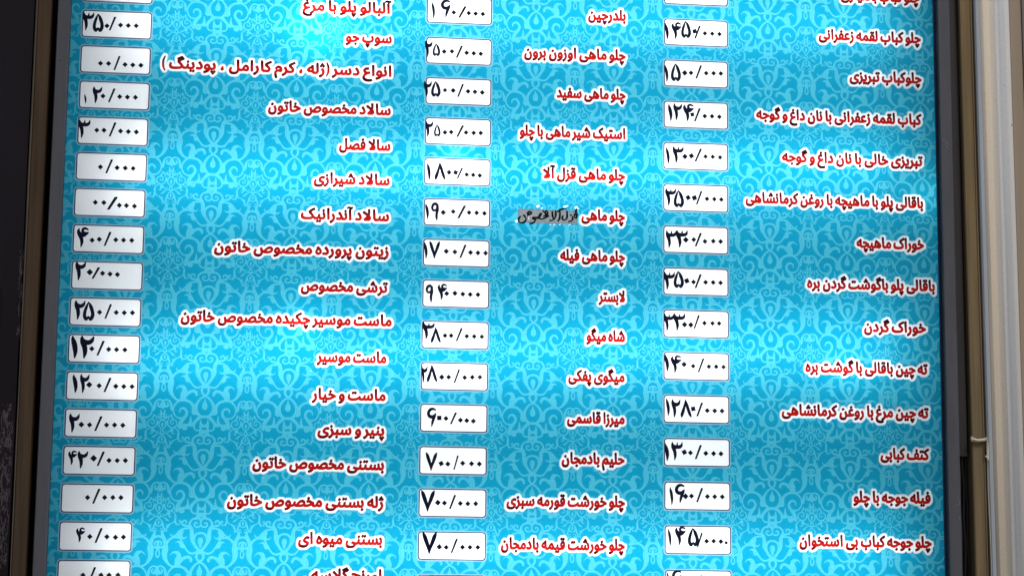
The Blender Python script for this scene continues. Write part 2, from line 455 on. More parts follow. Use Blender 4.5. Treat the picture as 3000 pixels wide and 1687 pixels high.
GLYPHS = {
    32: (260,[]),
    1548: (318,[[155,-4,1,140,-4,0,108,9,0,85,40,0,85,66,1,85,90,0,105,146,0,136,202,0,150,227,1,210,196,1,200,178,0,182,137,0,170,106,0,169,100,1,193,94,0,215,68,0,215,52,1,215,29,0,185,-4,0]]),
    64342: (759,[[305,-21,1,331,64,1,386,64,0,491,76,0,575,102,0,626,145,0,626,177,1,626,215,0,599,328,0,577,384,1,653,412,1,666,379,0,690,299,0,705,220,0,705,189,1,705,130,0,655,49,0,555,1,0,405,-21,0],[305,-21,1,250,-21,0,151,0,0,75,45,0,32,119,0,32,172,1,32,199,0,42,259,0,58,317,0,65,342,1,141,320,1,137,305,0,126,260,0,117,211,0,117,190,1,117,153,0,154,96,0,248,64,0,331,64,1,351,11,1],[356,-332,1,335,-332,0,305,-303,0,305,-283,1,305,-262,0,335,-232,0,356,-232,1,376,-232,0,405,-262,0,405,-283,1,405,-303,0,376,-332,0],[289,-215,1,268,-215,0,238,-186,0,238,-166,1,238,-145,0,267,-115,0,289,-115,1,309,-115,0,338,-145,0,338,-166,1,338,-187,0,309,-215,0],[424,-215,1,403,-215,0,373,-186,0,373,-166,1,373,-145,0,403,-115,0,424,-115,1,444,-115,0,473,-145,0,473,-166,1,473,-187,0,444,-215,0]]),
    64344: (267,[[0,-5,1,10,80,1,53,80,0,108,93,0,136,133,0,136,172,1,136,199,0,120,271,0,94,351,0,80,388,1,163,418,1,176,386,0,200,302,0,216,218,0,216,185,1,216,132,0,187,59,0,131,14,0,50,-5,0],[97,-312,1,76,-312,0,46,-283,0,46,-263,1,46,-242,0,76,-212,0,97,-212,1,117,-212,0,146,-242,0,146,-263,1,146,-283,0,117,-312,0],[29,-195,1,8,-195,0,-21,-166,0,-21,-146,1,-21,-125,0,8,-95,0,29,-95,1,50,-95,0,78,-125,0,78,-146,1,78,-167,0,49,-195,0],[165,-195,1,144,-195,0,114,-166,0,114,-146,1,114,-125,0,143,-95,0,165,-95,1,185,-95,0,214,-125,0,214,-146,1,214,-167,0,185,-195,0]]),
    64380: (466,[[0,-5,1,9,80,1,56,80,0,130,98,0,197,131,0,267,177,0,311,204,1,276,226,0,222,263,0,169,285,0,133,285,1,117,285,0,93,283,0,72,279,0,60,276,1,42,352,1,63,360,0,110,369,0,132,369,1,177,369,0,245,344,0,298,308,0,343,272,0,389,248,0,416,248,1,432,248,1,440,166,1,406,165,0,348,139,0,292,100,0,231,57,0,157,19,0,63,-5,0],[217,-308,1,196,-308,0,166,-279,0,166,-259,1,166,-238,0,195,-208,0,217,-208,1,237,-208,0,266,-238,0,266,-258,1,266,-279,0,237,-308,0],[149,-191,1,128,-191,0,99,-162,0,99,-142,1,99,-121,0,128,-91,0,149,-91,1,170,-91,0,198,-121,0,198,-142,1,198,-162,0,169,-191,0],[285,-191,1,264,-191,0,234,-162,0,234,-142,1,234,-121,0,263,-91,0,285,-91,1,305,-91,0,334,-121,0,334,-142,1,334,-162,0,305,-191,0]]),
    64381: (472,[[473,-5,1,443,-5,0,393,8,0,353,41,0,322,98,0,312,143,1,368,175,1,381,137,0,408,96,0,449,80,0,483,80,1,506,80,0,527,58,0,527,40,1,527,21,0,503,-5,0],[0,-5,1,9,80,1,56,80,0,130,98,0,197,131,0,267,177,0,311,204,1,276,226,0,222,263,0,169,285,0,133,285,1,117,285,0,93,283,0,72,279,0,60,276,1,42,352,1,63,360,0,110,369,0,132,369,1,177,369,0,245,344,0,298,308,0,343,272,0,389,248,0,416,248,1,432,248,1,440,166,1,406,165,0,348,139,0,292,100,0,231,57,0,157,19,0,63,-5,0],[220,-307,1,199,-307,0,169,-278,0,169,-258,1,169,-237,0,199,-207,0,220,-207,1,240,-207,0,269,-237,0,269,-258,1,269,-278,0,240,-307,0],[152,-190,1,132,-190,0,102,-161,0,102,-141,1,102,-120,0,131,-90,0,152,-90,1,173,-90,0,201,-120,0,201,-141,1,201,-162,0,172,-190,0],[288,-190,1,267,-190,0,237,-161,0,237,-141,1,237,-120,0,266,-90,0,288,-90,1,308,-90,0,337,-120,0,337,-141,1,337,-162,0,308,-190,0]]),
    64394: (286,[[19,-230,1,-30,-153,1,32,-116,0,110,-31,0,145,61,0,145,107,1,145,135,0,130,195,0,99,265,0,76,306,1,160,348,1,199,277,0,232,162,0,232,111,1,232,71,0,214,-7,0,180,-82,0,128,-150,0,60,-208,0],[132,579,1,110,579,0,80,609,0,80,629,1,80,651,0,110,681,0,132,681,1,152,681,0,181,651,0,181,630,1,181,609,0,152,579,0],[65,462,1,43,462,0,13,492,0,13,512,1,13,533,0,43,564,0,65,564,1,85,564,0,115,533,0,115,512,1,115,492,0,85,462,0],[201,462,1,179,462,0,149,492,0,149,512,1,149,534,0,179,564,0,201,564,1,221,564,0,250,534,0,250,512,1,250,492,0,221,462,0]]),
    64398: (767,[[304,-21,1,330,64,1,395,64,0,503,74,0,583,98,0,625,135,0,625,162,1,625,197,0,583,272,0,554,307,1,527,339,0,485,384,0,459,416,0,446,436,0,446,442,1,446,458,0,450,491,0,460,520,0,468,528,1,480,541,0,535,582,0,610,631,0,693,681,0,731,701,1,772,631,1,726,606,0,647,560,0,580,518,0,524,477,0,499,457,1,506,494,1,537,453,0,608,372,0,670,291,0,709,203,0,709,156,1,709,119,0,678,62,0,614,20,0,518,-8,0,387,-21,0],[304,-21,1,249,-21,0,149,0,0,74,45,0,31,119,0,31,172,1,31,199,0,40,259,0,56,317,0,63,342,1,140,320,1,135,305,0,124,260,0,116,211,0,116,190,1,116,153,0,153,96,0,246,64,0,330,64,1,350,11,1]]),
    64399: (824,[[304,-21,1,330,64,1,404,64,0,516,75,0,589,97,0,625,133,0,625,158,1,625,179,0,600,234,0,560,292,0,515,347,0,474,396,0,449,432,0,449,440,1,449,452,0,453,485,0,462,516,0,469,524,1,493,550,0,582,611,0,687,674,0,735,701,1,776,630,1,716,596,0,618,537,0,538,483,0,504,456,1,508,485,1,530,460,0,585,394,0,641,316,0,692,236,0,710,196,1,727,161,0,755,116,0,783,90,0,815,80,0,834,80,1,857,80,0,879,58,0,879,40,1,879,21,0,855,-5,0,825,-5,1,788,-5,0,727,25,0,682,85,0,668,127,1,701,123,1,688,77,0,629,20,0,532,-10,0,395,-21,0],[304,-21,1,249,-21,0,149,0,0,74,45,0,31,119,0,31,172,1,31,199,0,40,259,0,56,317,0,63,342,1,140,320,1,135,305,0,124,260,0,116,211,0,116,190,1,116,153,0,153,96,0,246,64,0,330,64,1,350,11,1]]),
    64400: (336,[[0,-5,1,10,80,1,86,80,1,120,80,0,162,93,0,184,115,0,192,145,0,192,162,1,192,197,0,149,276,0,119,310,1,89,344,0,49,389,0,25,417,0,14,432,0,14,439,1,14,450,0,19,484,0,28,516,0,34,523,1,43,533,0,78,564,0,138,606,0,232,663,0,300,701,1,341,631,1,286,600,0,203,553,0,140,513,0,90,477,0,68,457,1,75,491,1,105,453,0,175,375,0,237,292,0,277,203,0,277,153,1,277,125,0,258,70,0,212,23,0,133,-5,0,75,-5,1]]),
    64401: (389,[[0,-5,1,9,80,1,75,80,1,115,80,0,166,94,0,192,130,0,192,162,1,192,181,0,166,233,0,126,291,0,81,347,0,40,397,0,14,432,0,14,439,1,14,454,0,19,489,0,28,519,0,35,526,1,53,543,0,112,587,0,185,635,0,263,681,0,300,700,1,341,630,1,302,608,0,226,564,0,157,522,0,98,482,0,76,463,1,75,485,1,102,452,0,150,393,0,197,331,0,246,255,0,272,204,1,298,156,0,333,102,0,371,80,0,400,80,1,423,80,0,444,58,0,444,40,1,444,21,0,420,-5,0,390,-5,1,353,-5,0,296,21,0,252,80,0,232,127,1,266,120,1,260,82,0,222,33,0,168,6,0,105,-5,0,71,-5,1]]),
    64403: (806,[[469,606,1,429,671,1,468,695,0,543,741,0,624,788,0,671,815,1,710,749,1,663,723,0,582,675,0,506,629,0],[304,-21,1,330,64,1,404,64,0,516,75,0,589,97,0,625,133,0,625,158,1,625,179,0,600,234,0,560,292,0,515,347,0,474,396,0,449,432,0,449,440,1,449,452,0,453,485,0,462,516,0,469,524,1,493,550,0,582,611,0,687,674,0,735,701,1,776,630,1,716,596,0,618,537,0,538,483,0,504,456,1,508,485,1,530,460,0,585,394,0,641,316,0,692,236,0,710,196,1,727,161,0,755,116,0,783,90,0,815,80,0,834,80,1,857,80,0,879,58,0,879,40,1,879,21,0,855,-5,0,825,-5,1,788,-5,0,727,25,0,682,85,0,668,127,1,701,123,1,688,77,0,629,20,0,532,-10,0,395,-21,0],[304,-21,1,249,-21,0,149,0,0,74,45,0,31,119,0,31,172,1,31,199,0,40,259,0,56,317,0,63,342,1,140,320,1,135,305,0,124,260,0,116,211,0,116,190,1,116,153,0,153,96,0,246,64,0,330,64,1,350,11,1]]),
    64404: (332,[[32,603,1,-8,668,1,32,693,0,107,739,0,188,786,0,234,813,1,273,746,1,227,721,0,145,673,0,70,626,0],[0,-5,1,10,80,1,86,80,1,120,80,0,162,93,0,184,115,0,192,145,0,192,162,1,192,197,0,149,276,0,119,310,1,89,344,0,49,389,0,25,417,0,14,432,0,14,439,1,14,450,0,19,484,0,28,516,0,34,523,1,43,533,0,78,564,0,138,606,0,232,663,0,300,701,1,341,631,1,286,600,0,203,553,0,140,513,0,90,477,0,68,457,1,75,491,1,105,453,0,175,375,0,237,292,0,277,203,0,277,153,1,277,125,0,258,70,0,212,23,0,133,-5,0,75,-5,1]]),
    64405: (389,[[32,603,1,-8,668,1,31,693,0,106,739,0,188,786,0,234,813,1,273,746,1,227,721,0,145,673,0,70,626,0],[0,-5,1,9,80,1,75,80,1,115,80,0,166,94,0,192,130,0,192,162,1,192,181,0,166,233,0,126,291,0,81,347,0,40,397,0,14,432,0,14,439,1,14,454,0,19,489,0,28,519,0,35,526,1,53,543,0,112,587,0,185,635,0,263,681,0,300,700,1,341,630,1,302,608,0,226,564,0,157,522,0,98,482,0,76,463,1,75,485,1,102,452,0,150,393,0,197,331,0,246,255,0,272,204,1,298,156,0,333,102,0,371,80,0,400,80,1,423,80,0,444,58,0,444,40,1,444,21,0,420,-5,0,390,-5,1,353,-5,0,296,21,0,252,80,0,232,127,1,266,120,1,260,82,0,222,33,0,168,6,0,105,-5,0,71,-5,1]]),
    64508: (674,[[45,-15,1,45,5,0,53,66,0,77,146,0,101,194,1,175,163,1,161,130,0,141,72,0,132,22,0,132,-1,1,132,-37,0,156,-91,0,201,-126,0,265,-145,0,305,-145,1,360,-145,0,447,-116,0,509,-72,0,542,-26,0,542,-8,1,542,9,0,511,34,0,462,57,0,407,82,0,358,115,0,328,163,0,328,197,1,328,235,0,364,315,0,428,383,0,507,426,0,550,426,1,582,426,0,649,401,0,667,387,1,629,314,1,613,322,0,570,340,0,549,340,1,523,340,0,475,313,0,437,272,0,415,227,0,415,209,1,415,188,0,446,157,0,496,131,0,552,104,0,602,74,0,634,34,0,634,7,1,634,-26,0,591,-108,0,506,-182,0,382,-230,0,301,-230,1,245,-230,0,151,-203,0,82,-149,0,45,-68,0]]),
    64509: (635,[[45,-14,1,45,15,0,55,82,0,81,157,0,100,196,1,174,163,1,160,130,0,140,76,0,130,27,0,130,3,1,130,-44,0,165,-103,0,221,-134,0,286,-146,0,314,-146,1,369,-146,0,447,-120,0,499,-79,0,523,-36,0,523,-19,1,523,-9,0,508,13,0,473,34,0,417,57,0,376,70,1,398,150,1,457,128,0,537,100,0,592,86,0,630,81,0,645,80,1,668,80,0,689,58,0,689,40,1,689,21,0,666,-5,0,636,-5,1,633,-5,0,620,-5,0,609,-5,0,604,-5,1,606,-9,0,609,-25,0,609,-34,1,609,-64,0,571,-132,0,495,-192,0,382,-230,0,308,-230,1,217,-230,0,101,-174,0,45,-76,0]]),
    64510: (267,[[0,-5,1,10,80,1,53,80,0,108,93,0,136,133,0,136,172,1,136,199,0,120,271,0,94,351,0,80,388,1,163,418,1,176,386,0,200,302,0,216,219,0,216,185,1,216,132,0,187,59,0,131,14,0,50,-5,0],[168,-196,1,147,-196,0,117,-167,0,117,-146,1,117,-125,0,146,-95,0,168,-95,1,189,-95,0,218,-125,0,218,-146,1,218,-167,0,188,-196,0],[32,-196,1,11,-196,0,-19,-167,0,-19,-146,1,-19,-125,0,10,-95,0,32,-95,1,53,-95,0,82,-125,0,82,-146,1,82,-167,0,52,-196,0]]),
    64511: (333,[[0,-5,1,10,80,1,49,80,0,93,97,0,119,143,0,136,228,0,149,295,1,230,279,1,226,261,0,217,218,0,210,176,0,210,159,1,210,143,0,221,115,0,249,93,0,301,80,0,343,80,1,366,80,0,387,58,0,387,40,1,387,21,0,363,-5,0,333,-5,1,286,-5,0,221,10,0,181,38,0,160,80,0,157,107,1,188,105,1,171,70,0,133,26,0,87,3,0,33,-5,0],[227,-196,1,206,-196,0,176,-167,0,176,-147,1,176,-125,0,206,-95,0,227,-95,1,248,-95,0,277,-125,0,277,-147,1,277,-167,0,248,-196,0],[91,-196,1,70,-196,0,40,-167,0,40,-147,1,40,-125,0,70,-95,0,91,-95,1,112,-95,0,141,-125,0,141,-147,1,141,-167,0,112,-196,0]]),
    65153: (234,[[83,0,1,65,648,1,152,648,1,170,0,1],[169,750,1,141,750,0,97,769,0,61,787,0,45,787,1,29,787,0,1,770,0,-14,756,1,-49,788,1,-28,816,0,19,845,0,45,845,1,68,845,0,106,827,0,146,809,0,168,809,1,183,809,0,209,819,0,228,830,1,255,790,1,225,763,0,183,750,0]]),
    65165: (235,[[85,0,1,65,703,1,150,703,1,170,0,1]]),
    65166: (258,[[258,-5,1,199,-5,0,124,31,0,86,108,0,84,169,1,65,703,1,151,703,1,170,208,1,172,159,0,190,103,0,231,80,0,268,80,1,291,80,0,312,59,0,312,40,1,312,21,0,288,-5,0]]),
    65167: (759,[[305,-21,1,331,64,1,386,64,0,491,76,0,575,102,0,626,145,0,626,177,1,626,215,0,599,328,0,577,384,1,653,412,1,666,379,0,690,299,0,705,220,0,705,189,1,705,130,0,655,49,0,555,1,0,405,-21,0],[305,-21,1,250,-21,0,151,0,0,75,45,0,32,119,0,32,172,1,32,199,0,42,259,0,58,317,0,65,342,1,141,320,1,137,305,0,126,260,0,117,211,0,117,190,1,117,153,0,154,96,0,248,64,0,331,64,1,351,11,1],[356,-218,1,335,-218,0,305,-189,0,305,-169,1,305,-147,0,334,-117,0,356,-117,1,377,-117,0,406,-147,0,406,-168,1,406,-189,0,376,-218,0]]),
    65169: (231,[[0,-5,1,10,80,1,33,80,0,73,97,0,97,136,0,97,172,1,97,198,0,81,271,0,56,351,0,42,388,1,125,418,1,137,385,0,161,300,0,177,213,0,177,174,1,177,137,0,159,79,0,126,36,0,81,8,0,29,-5,0],[107,-198,1,85,-198,0,55,-169,0,55,-149,1,55,-127,0,85,-97,0,107,-97,1,127,-97,0,156,-127,0,156,-148,1,156,-169,0,127,-198,0]]),
    65170: (270,[[0,-5,1,10,80,1,35,80,0,68,96,0,91,140,0,110,224,0,122,293,1,203,279,1,200,261,0,190,218,0,184,176,0,184,159,1,184,138,0,201,102,0,243,80,0,281,80,1,304,80,0,325,58,0,325,40,1,325,21,0,301,-5,0,271,-5,1,228,-5,0,168,20,0,133,70,0,128,107,1,161,105,1,147,65,0,106,19,0,60,0,0,16,-5,0],[125,-198,1,103,-198,0,73,-169,0,73,-149,1,73,-127,0,103,-97,0,125,-97,1,145,-97,0,174,-127,0,174,-148,1,174,-169,0,145,-198,0]]),
    65174: (820,[[305,-21,1,331,64,1,383,64,0,482,79,0,574,116,0,654,183,0,683,234,1,751,198,1,741,173,0,733,144,0,733,133,1,733,121,0,749,96,0,791,80,0,830,80,1,853,80,0,874,58,0,874,40,1,874,21,0,850,-5,0,820,-5,1,777,-5,0,702,19,0,659,73,0,665,116,1,694,120,1,665,78,0,577,24,0,472,-8,0,359,-21,0],[305,-21,1,250,-21,0,151,0,0,75,45,0,32,119,0,32,172,1,32,199,0,42,259,0,58,317,0,65,342,1,141,320,1,137,305,0,126,260,0,117,211,0,117,190,1,117,153,0,154,96,0,248,64,0,331,64,1,351,11,1],[452,413,1,430,413,0,400,442,0,400,462,1,400,484,0,430,514,0,452,514,1,472,514,0,502,484,0,502,463,1,502,442,0,472,413,0],[316,413,1,294,413,0,264,442,0,264,462,1,264,484,0,294,514,0,316,514,1,336,514,0,365,484,0,365,463,1,365,442,0,336,413,0]]),
    65175: (267,[[0,-5,1,10,80,1,53,80,0,108,93,0,136,133,0,136,172,1,136,199,0,120,271,0,94,351,0,80,388,1,163,418,1,176,386,0,200,302,0,216,219,0,216,185,1,216,132,0,187,59,0,131,14,0,50,-5,0],[198,518,1,177,518,0,147,548,0,147,568,1,147,589,0,176,620,0,198,620,1,219,620,0,248,589,0,248,568,1,248,547,0,218,518,0],[62,518,1,41,518,0,11,548,0,11,568,1,11,589,0,40,620,0,62,620,1,83,620,0,112,589,0,112,568,1,112,547,0,82,518,0]]),
    65176: (333,[[0,-5,1,10,80,1,49,80,0,93,97,0,119,143,0,136,228,0,149,295,1,230,279,1,226,261,0,217,218,0,210,176,0,210,159,1,210,143,0,221,115,0,249,93,0,301,80,0,343,80,1,366,80,0,387,58,0,387,40,1,387,21,0,363,-5,0,333,-5,1,286,-5,0,221,10,0,181,38,0,160,80,0,157,107,1,188,105,1,171,70,0,133,26,0,87,3,0,33,-5,0],[244,459,1,223,459,0,193,489,0,193,509,1,193,530,0,223,561,0,244,561,1,265,561,0,294,530,0,294,509,1,294,488,0,265,459,0],[108,459,1,87,459,0,57,489,0,57,509,1,57,530,0,87,561,0,108,561,1,129,561,0,158,530,0,158,509,1,158,488,0,129,459,0]]),
    65182: (548,[[287,-108,1,265,-108,0,235,-79,0,235,-58,1,235,-37,0,265,-6,0,287,-6,1,307,-6,0,336,-37,0,336,-58,1,336,-79,0,307,-108,0],[548,-5,1,508,-5,0,432,13,0,370,64,0,330,163,0,325,244,1,394,270,1,400,210,0,428,135,0,470,95,0,525,80,0,558,80,1,581,80,0,602,58,0,602,40,1,602,21,0,578,-5,0],[319,-393,1,260,-393,0,151,-359,0,63,-290,0,12,-183,0,12,-112,1,12,-62,0,42,34,0,98,123,0,179,203,0,283,271,0,344,296,1,354,276,1,329,284,0,274,308,0,218,332,0,160,348,0,131,348,1,109,348,0,65,341,0,49,336,1,34,415,1,54,421,0,109,433,0,136,433,1,173,433,0,238,412,0,299,382,0,361,352,0,430,331,0,470,331,1,481,331,1,485,247,1,440,244,0,348,215,0,262,170,0,187,108,0,130,32,0,98,-56,0,98,-104,1,98,-161,0,140,-238,0,206,-285,0,288,-306,0,327,-306,1,359,-306,0,434,-292,0,481,-274,1,510,-348,1,452,-376,0,352,-393,0]]),
    65183: (466,[[0,-5,1,9,80,1,56,80,0,130,98,0,197,131,0,267,177,0,311,204,1,276,226,0,222,263,0,169,285,0,133,285,1,117,285,0,93,283,0,72,279,0,60,276,1,42,352,1,63,360,0,110,369,0,132,369,1,177,369,0,245,344,0,298,308,0,343,272,0,389,248,0,416,248,1,432,248,1,440,166,1,406,165,0,348,139,0,292,100,0,231,57,0,157,19,0,63,-5,0],[217,-194,1,195,-194,0,166,-165,0,166,-145,1,166,-123,0,195,-93,0,217,-93,1,237,-93,0,267,-123,0,267,-144,1,267,-165,0,237,-194,0]]),
    65184: (472,[[473,-5,1,443,-5,0,393,8,0,353,41,0,322,98,0,312,143,1,368,175,1,381,137,0,408,96,0,449,80,0,483,80,1,506,80,0,527,58,0,527,40,1,527,21,0,503,-5,0],[0,-5,1,9,80,1,56,80,0,130,98,0,197,131,0,267,177,0,311,204,1,276,226,0,222,263,0,169,285,0,133,285,1,117,285,0,93,283,0,72,279,0,60,276,1,42,352,1,63,360,0,110,369,0,132,369,1,177,369,0,245,344,0,298,308,0,343,272,0,389,248,0,416,248,1,432,248,1,440,166,1,406,165,0,348,139,0,292,100,0,231,57,0,157,19,0,63,-5,0],[220,-193,1,198,-193,0,169,-164,0,169,-144,1,169,-122,0,198,-92,0,220,-92,1,241,-92,0,270,-122,0,270,-143,1,270,-164,0,240,-193,0]]),
    65187: (466,[[0,-5,1,9,80,1,56,80,0,130,98,0,197,131,0,267,177,0,311,204,1,276,226,0,222,263,0,169,285,0,133,285,1,117,285,0,93,283,0,72,279,0,60,276,1,42,352,1,63,360,0,110,369,0,132,369,1,177,369,0,245,344,0,298,308,0,343,272,0,389,248,0,416,248,1,432,248,1,440,166,1,406,165,0,348,139,0,292,100,0,231,57,0,157,19,0,63,-5,0]]),
    65191: (466,[[0,-5,1,9,80,1,56,80,0,130,98,0,197,131,0,267,177,0,311,204,1,276,226,0,222,263,0,169,285,0,133,285,1,117,285,0,93,283,0,72,279,0,60,276,1,42,352,1,63,360,0,110,369,0,132,369,1,177,369,0,245,344,0,298,308,0,343,272,0,389,248,0,416,248,1,432,248,1,440,166,1,406,165,0,348,139,0,292,100,0,231,57,0,157,19,0,63,-5,0],[139,471,1,118,471,0,88,500,0,88,520,1,88,542,0,118,572,0,139,572,1,160,572,0,189,542,0,189,521,1,189,500,0,159,471,0]]),
    65192: (472,[[473,-5,1,443,-5,0,393,8,0,353,41,0,322,98,0,312,143,1,368,175,1,381,137,0,408,96,0,449,80,0,483,80,1,506,80,0,527,58,0,527,40,1,527,21,0,503,-5,0],[0,-5,1,9,80,1,56,80,0,130,98,0,197,131,0,267,177,0,311,204,1,276,226,0,222,263,0,169,285,0,133,285,1,117,285,0,93,283,0,72,279,0,60,276,1,42,352,1,63,360,0,110,369,0,132,369,1,177,369,0,245,344,0,298,308,0,343,272,0,389,248,0,416,248,1,432,248,1,440,166,1,406,165,0,348,139,0,292,100,0,231,57,0,157,19,0,63,-5,0],[145,471,1,123,471,0,93,500,0,93,520,1,93,542,0,123,572,0,145,572,1,165,572,0,195,542,0,195,521,1,195,500,0,165,471,0]]),
    65193: (397,[[35,25,1,55,104,1,87,94,0,150,82,0,175,82,1,206,82,0,247,98,0,269,134,0,269,165,1,269,182,0,256,246,0,205,353,0,150,434,1,228,481,1,274,411,0,332,293,0,359,197,0,359,162,1,359,118,0,321,43,0,241,-4,0,179,-4,1,157,-4,0,103,2,0,53,16,0]]),
    65194: (437,[[175,82,1,206,82,0,247,98,0,269,134,0,269,165,1,269,179,0,261,222,0,237,286,0,190,375,0,150,434,1,228,481,1,264,427,0,317,322,0,355,218,0,366,163,1,373,132,0,399,96,0,431,80,0,448,80,1,471,80,0,492,58,0,492,40,1,492,21,0,468,-5,0,438,-5,1,408,-5,0,354,16,0,313,60,0,303,96,1,328,85,1,317,57,0,278,17,0,221,-4,0,179,-4,1,157,-4,0,103,2,0,53,16,0,35,25,1,55,104,1,87,94,0,150,82,0]]),
    65197: (286,[[19,-230,1,-30,-153,1,32,-116,0,110,-31,0,145,61,0,145,107,1,145,135,0,130,195,0,99,265,0,76,306,1,160,348,1,199,277,0,232,162,0,232,111,1,232,71,0,214,-7,0,180,-82,0,128,-150,0,60,-208,0]]),
    65198: (302,[[21,-230,1,-30,-153,1,24,-120,0,93,-52,0,132,15,0,147,76,0,147,101,1,147,145,0,111,244,0,78,306,1,162,348,1,179,315,0,204,253,0,222,197,0,229,171,1,243,117,0,284,80,0,312,80,1,335,80,0,357,58,0,357,40,1,357,21,0,332,-5,0,302,-5,1,274,-5,0,231,19,0,201,65,0,192,100,1,234,111,1,234,60,0,207,-37,0,154,-125,0,74,-201,0]]),
    65199: (286,[[19,-230,1,-30,-153,1,32,-116,0,110,-31,0,145,61,0,145,107,1,145,135,0,130,195,0,99,265,0,76,306,1,160,348,1,199,277,0,232,162,0,232,111,1,232,71,0,214,-7,0,180,-82,0,128,-150,0,60,-208,0],[130,462,1,109,462,0,79,492,0,79,512,1,79,533,0,109,564,0,130,564,1,151,564,0,180,533,0,180,512,1,180,492,0,151,462,0]]),
    65200: (302,[[21,-230,1,-30,-153,1,24,-120,0,93,-52,0,132,15,0,147,76,0,147,101,1,147,145,0,111,244,0,78,306,1,162,348,1,179,315,0,204,253,0,222,197,0,229,171,1,243,117,0,284,80,0,312,80,1,335,80,0,357,58,0,357,40,1,357,21,0,332,-5,0,302,-5,1,274,-5,0,231,19,0,201,65,0,192,100,1,234,111,1,234,60,0,207,-37,0,154,-125,0,74,-201,0],[121,462,1,100,462,0,70,492,0,70,512,1,70,533,0,100,564,0,122,564,1,142,564,0,171,533,0,171,512,1,171,492,0,142,462,0]]),
    65203: (708,[[0,-5,1,10,80,1,40,80,0,78,92,0,104,132,0,128,215,0,143,287,1,220,268,1,213,237,0,203,195,0,199,161,0,198,142,1,197,113,0,218,80,0,262,80,1,282,80,0,310,92,0,331,134,0,350,221,0,361,294,1,440,280,1,437,261,0,428,209,0,422,159,0,422,143,1,422,126,0,433,97,0,462,80,0,489,80,1,518,80,0,554,100,0,571,139,0,571,167,1,571,211,0,536,326,0,514,385,1,598,416,1,611,381,0,637,297,0,655,210,0,655,172,1,655,128,0,630,62,0,585,18,0,524,-5,0,489,-5,1,456,-5,0,407,16,0,377,61,0,372,98,1,397,98,1,383,55,0,344,11,0,292,-5,0,256,-5,1,227,-5,0,175,11,0,142,58,0,140,104,1,175,109,1,157,57,0,110,8,0,45,-5,0]]),
    65204: (714,[[0,-5,1,10,80,1,37,80,0,72,92,0,97,132,0,119,215,0,134,287,1,212,268,1,206,244,0,190,171,0,190,143,1,190,125,0,195,96,0,222,80,0,254,80,1,274,80,0,302,92,0,323,135,0,342,221,0,353,294,1,432,281,1,429,261,0,420,209,0,414,158,0,414,141,1,414,120,0,423,93,0,452,80,0,482,80,1,515,80,0,555,116,0,555,173,1,555,196,0,553,248,0,548,312,0,543,353,1,624,359,1,629,276,0,642,167,0,663,106,0,697,80,0,724,80,1,747,80,0,769,58,0,769,40,1,769,21,0,745,-5,0,714,-5,1,684,-5,0,639,12,0,608,45,0,588,89,0,581,116,1,608,111,1,601,66,0,561,15,0,508,-5,0,481,-5,1,445,-5,0,395,17,0,366,62,0,364,98,1,389,98,1,376,57,0,339,12,0,286,-5,0,248,-5,1,222,-5,0,169,10,0,133,57,0,131,104,1,166,109,1,148,56,0,102,8,0,42,-5,0]]),
    65207: (708,[[0,-5,1,10,80,1,40,80,0,78,92,0,104,132,0,128,215,0,143,287,1,220,268,1,213,237,0,203,195,0,199,161,0,198,142,1,197,113,0,218,80,0,262,80,1,282,80,0,310,92,0,331,134,0,350,221,0,361,294,1,440,280,1,437,261,0,428,209,0,422,159,0,422,143,1,422,126,0,433,97,0,462,80,0,489,80,1,518,80,0,554,100,0,571,139,0,571,167,1,571,211,0,536,326,0,514,385,1,598,416,1,611,381,0,637,297,0,655,210,0,655,172,1,655,128,0,630,62,0,585,18,0,524,-5,0,489,-5,1,456,-5,0,407,16,0,377,61,0,372,98,1,397,98,1,383,55,0,344,11,0,292,-5,0,256,-5,1,227,-5,0,175,11,0,142,58,0,140,104,1,175,109,1,157,57,0,110,8,0,45,-5,0],[387,564,1,365,564,0,335,593,0,335,614,1,335,635,0,365,665,0,387,665,1,407,665,0,436,635,0,436,614,1,436,593,0,407,564,0],[320,447,1,298,447,0,268,476,0,268,496,1,268,518,0,298,548,0,320,548,1,340,548,0,370,518,0,370,497,1,370,476,0,340,447,0],[456,447,1,434,447,0,404,476,0,404,496,1,404,518,0,434,548,0,456,548,1,476,548,0,505,518,0,505,497,1,505,476,0,476,447,0]]),
    65208: (714,[[0,-5,1,10,80,1,37,80,0,72,92,0,97,132,0,119,215,0,134,287,1,212,268,1,206,244,0,190,171,0,190,143,1,190,125,0,195,96,0,222,80,0,254,80,1,274,80,0,302,92,0,323,135,0,342,221,0,353,294,1,432,281,1,429,261,0,420,209,0,414,158,0,414,141,1,414,120,0,423,93,0,452,80,0,482,80,1,515,80,0,555,116,0,555,173,1,555,196,0,553,248,0,548,312,0,543,353,1,624,359,1,629,276,0,642,167,0,663,106,0,697,80,0,724,80,1,747,80,0,769,58,0,769,40,1,769,21,0,745,-5,0,714,-5,1,684,-5,0,639,12,0,608,45,0,588,89,0,581,116,1,608,111,1,601,66,0,561,15,0,508,-5,0,481,-5,1,445,-5,0,395,17,0,366,62,0,364,98,1,389,98,1,376,57,0,339,12,0,286,-5,0,248,-5,1,222,-5,0,169,10,0,133,57,0,131,104,1,166,109,1,148,56,0,102,8,0,42,-5,0],[380,564,1,358,564,0,328,593,0,328,614,1,328,635,0,358,665,0,380,665,1,400,665,0,429,635,0,429,614,1,429,593,0,400,564,0],[313,447,1,292,447,0,261,476,0,261,496,1,261,518,0,291,548,0,313,548,1,333,548,0,363,518,0,363,497,1,363,476,0,333,447,0],[449,447,1,427,447,0,397,476,0,397,496,1,397,518,0,427,548,0,449,548,1,469,548,0,498,518,0,498,497,1,498,476,0,469,447,0]]),
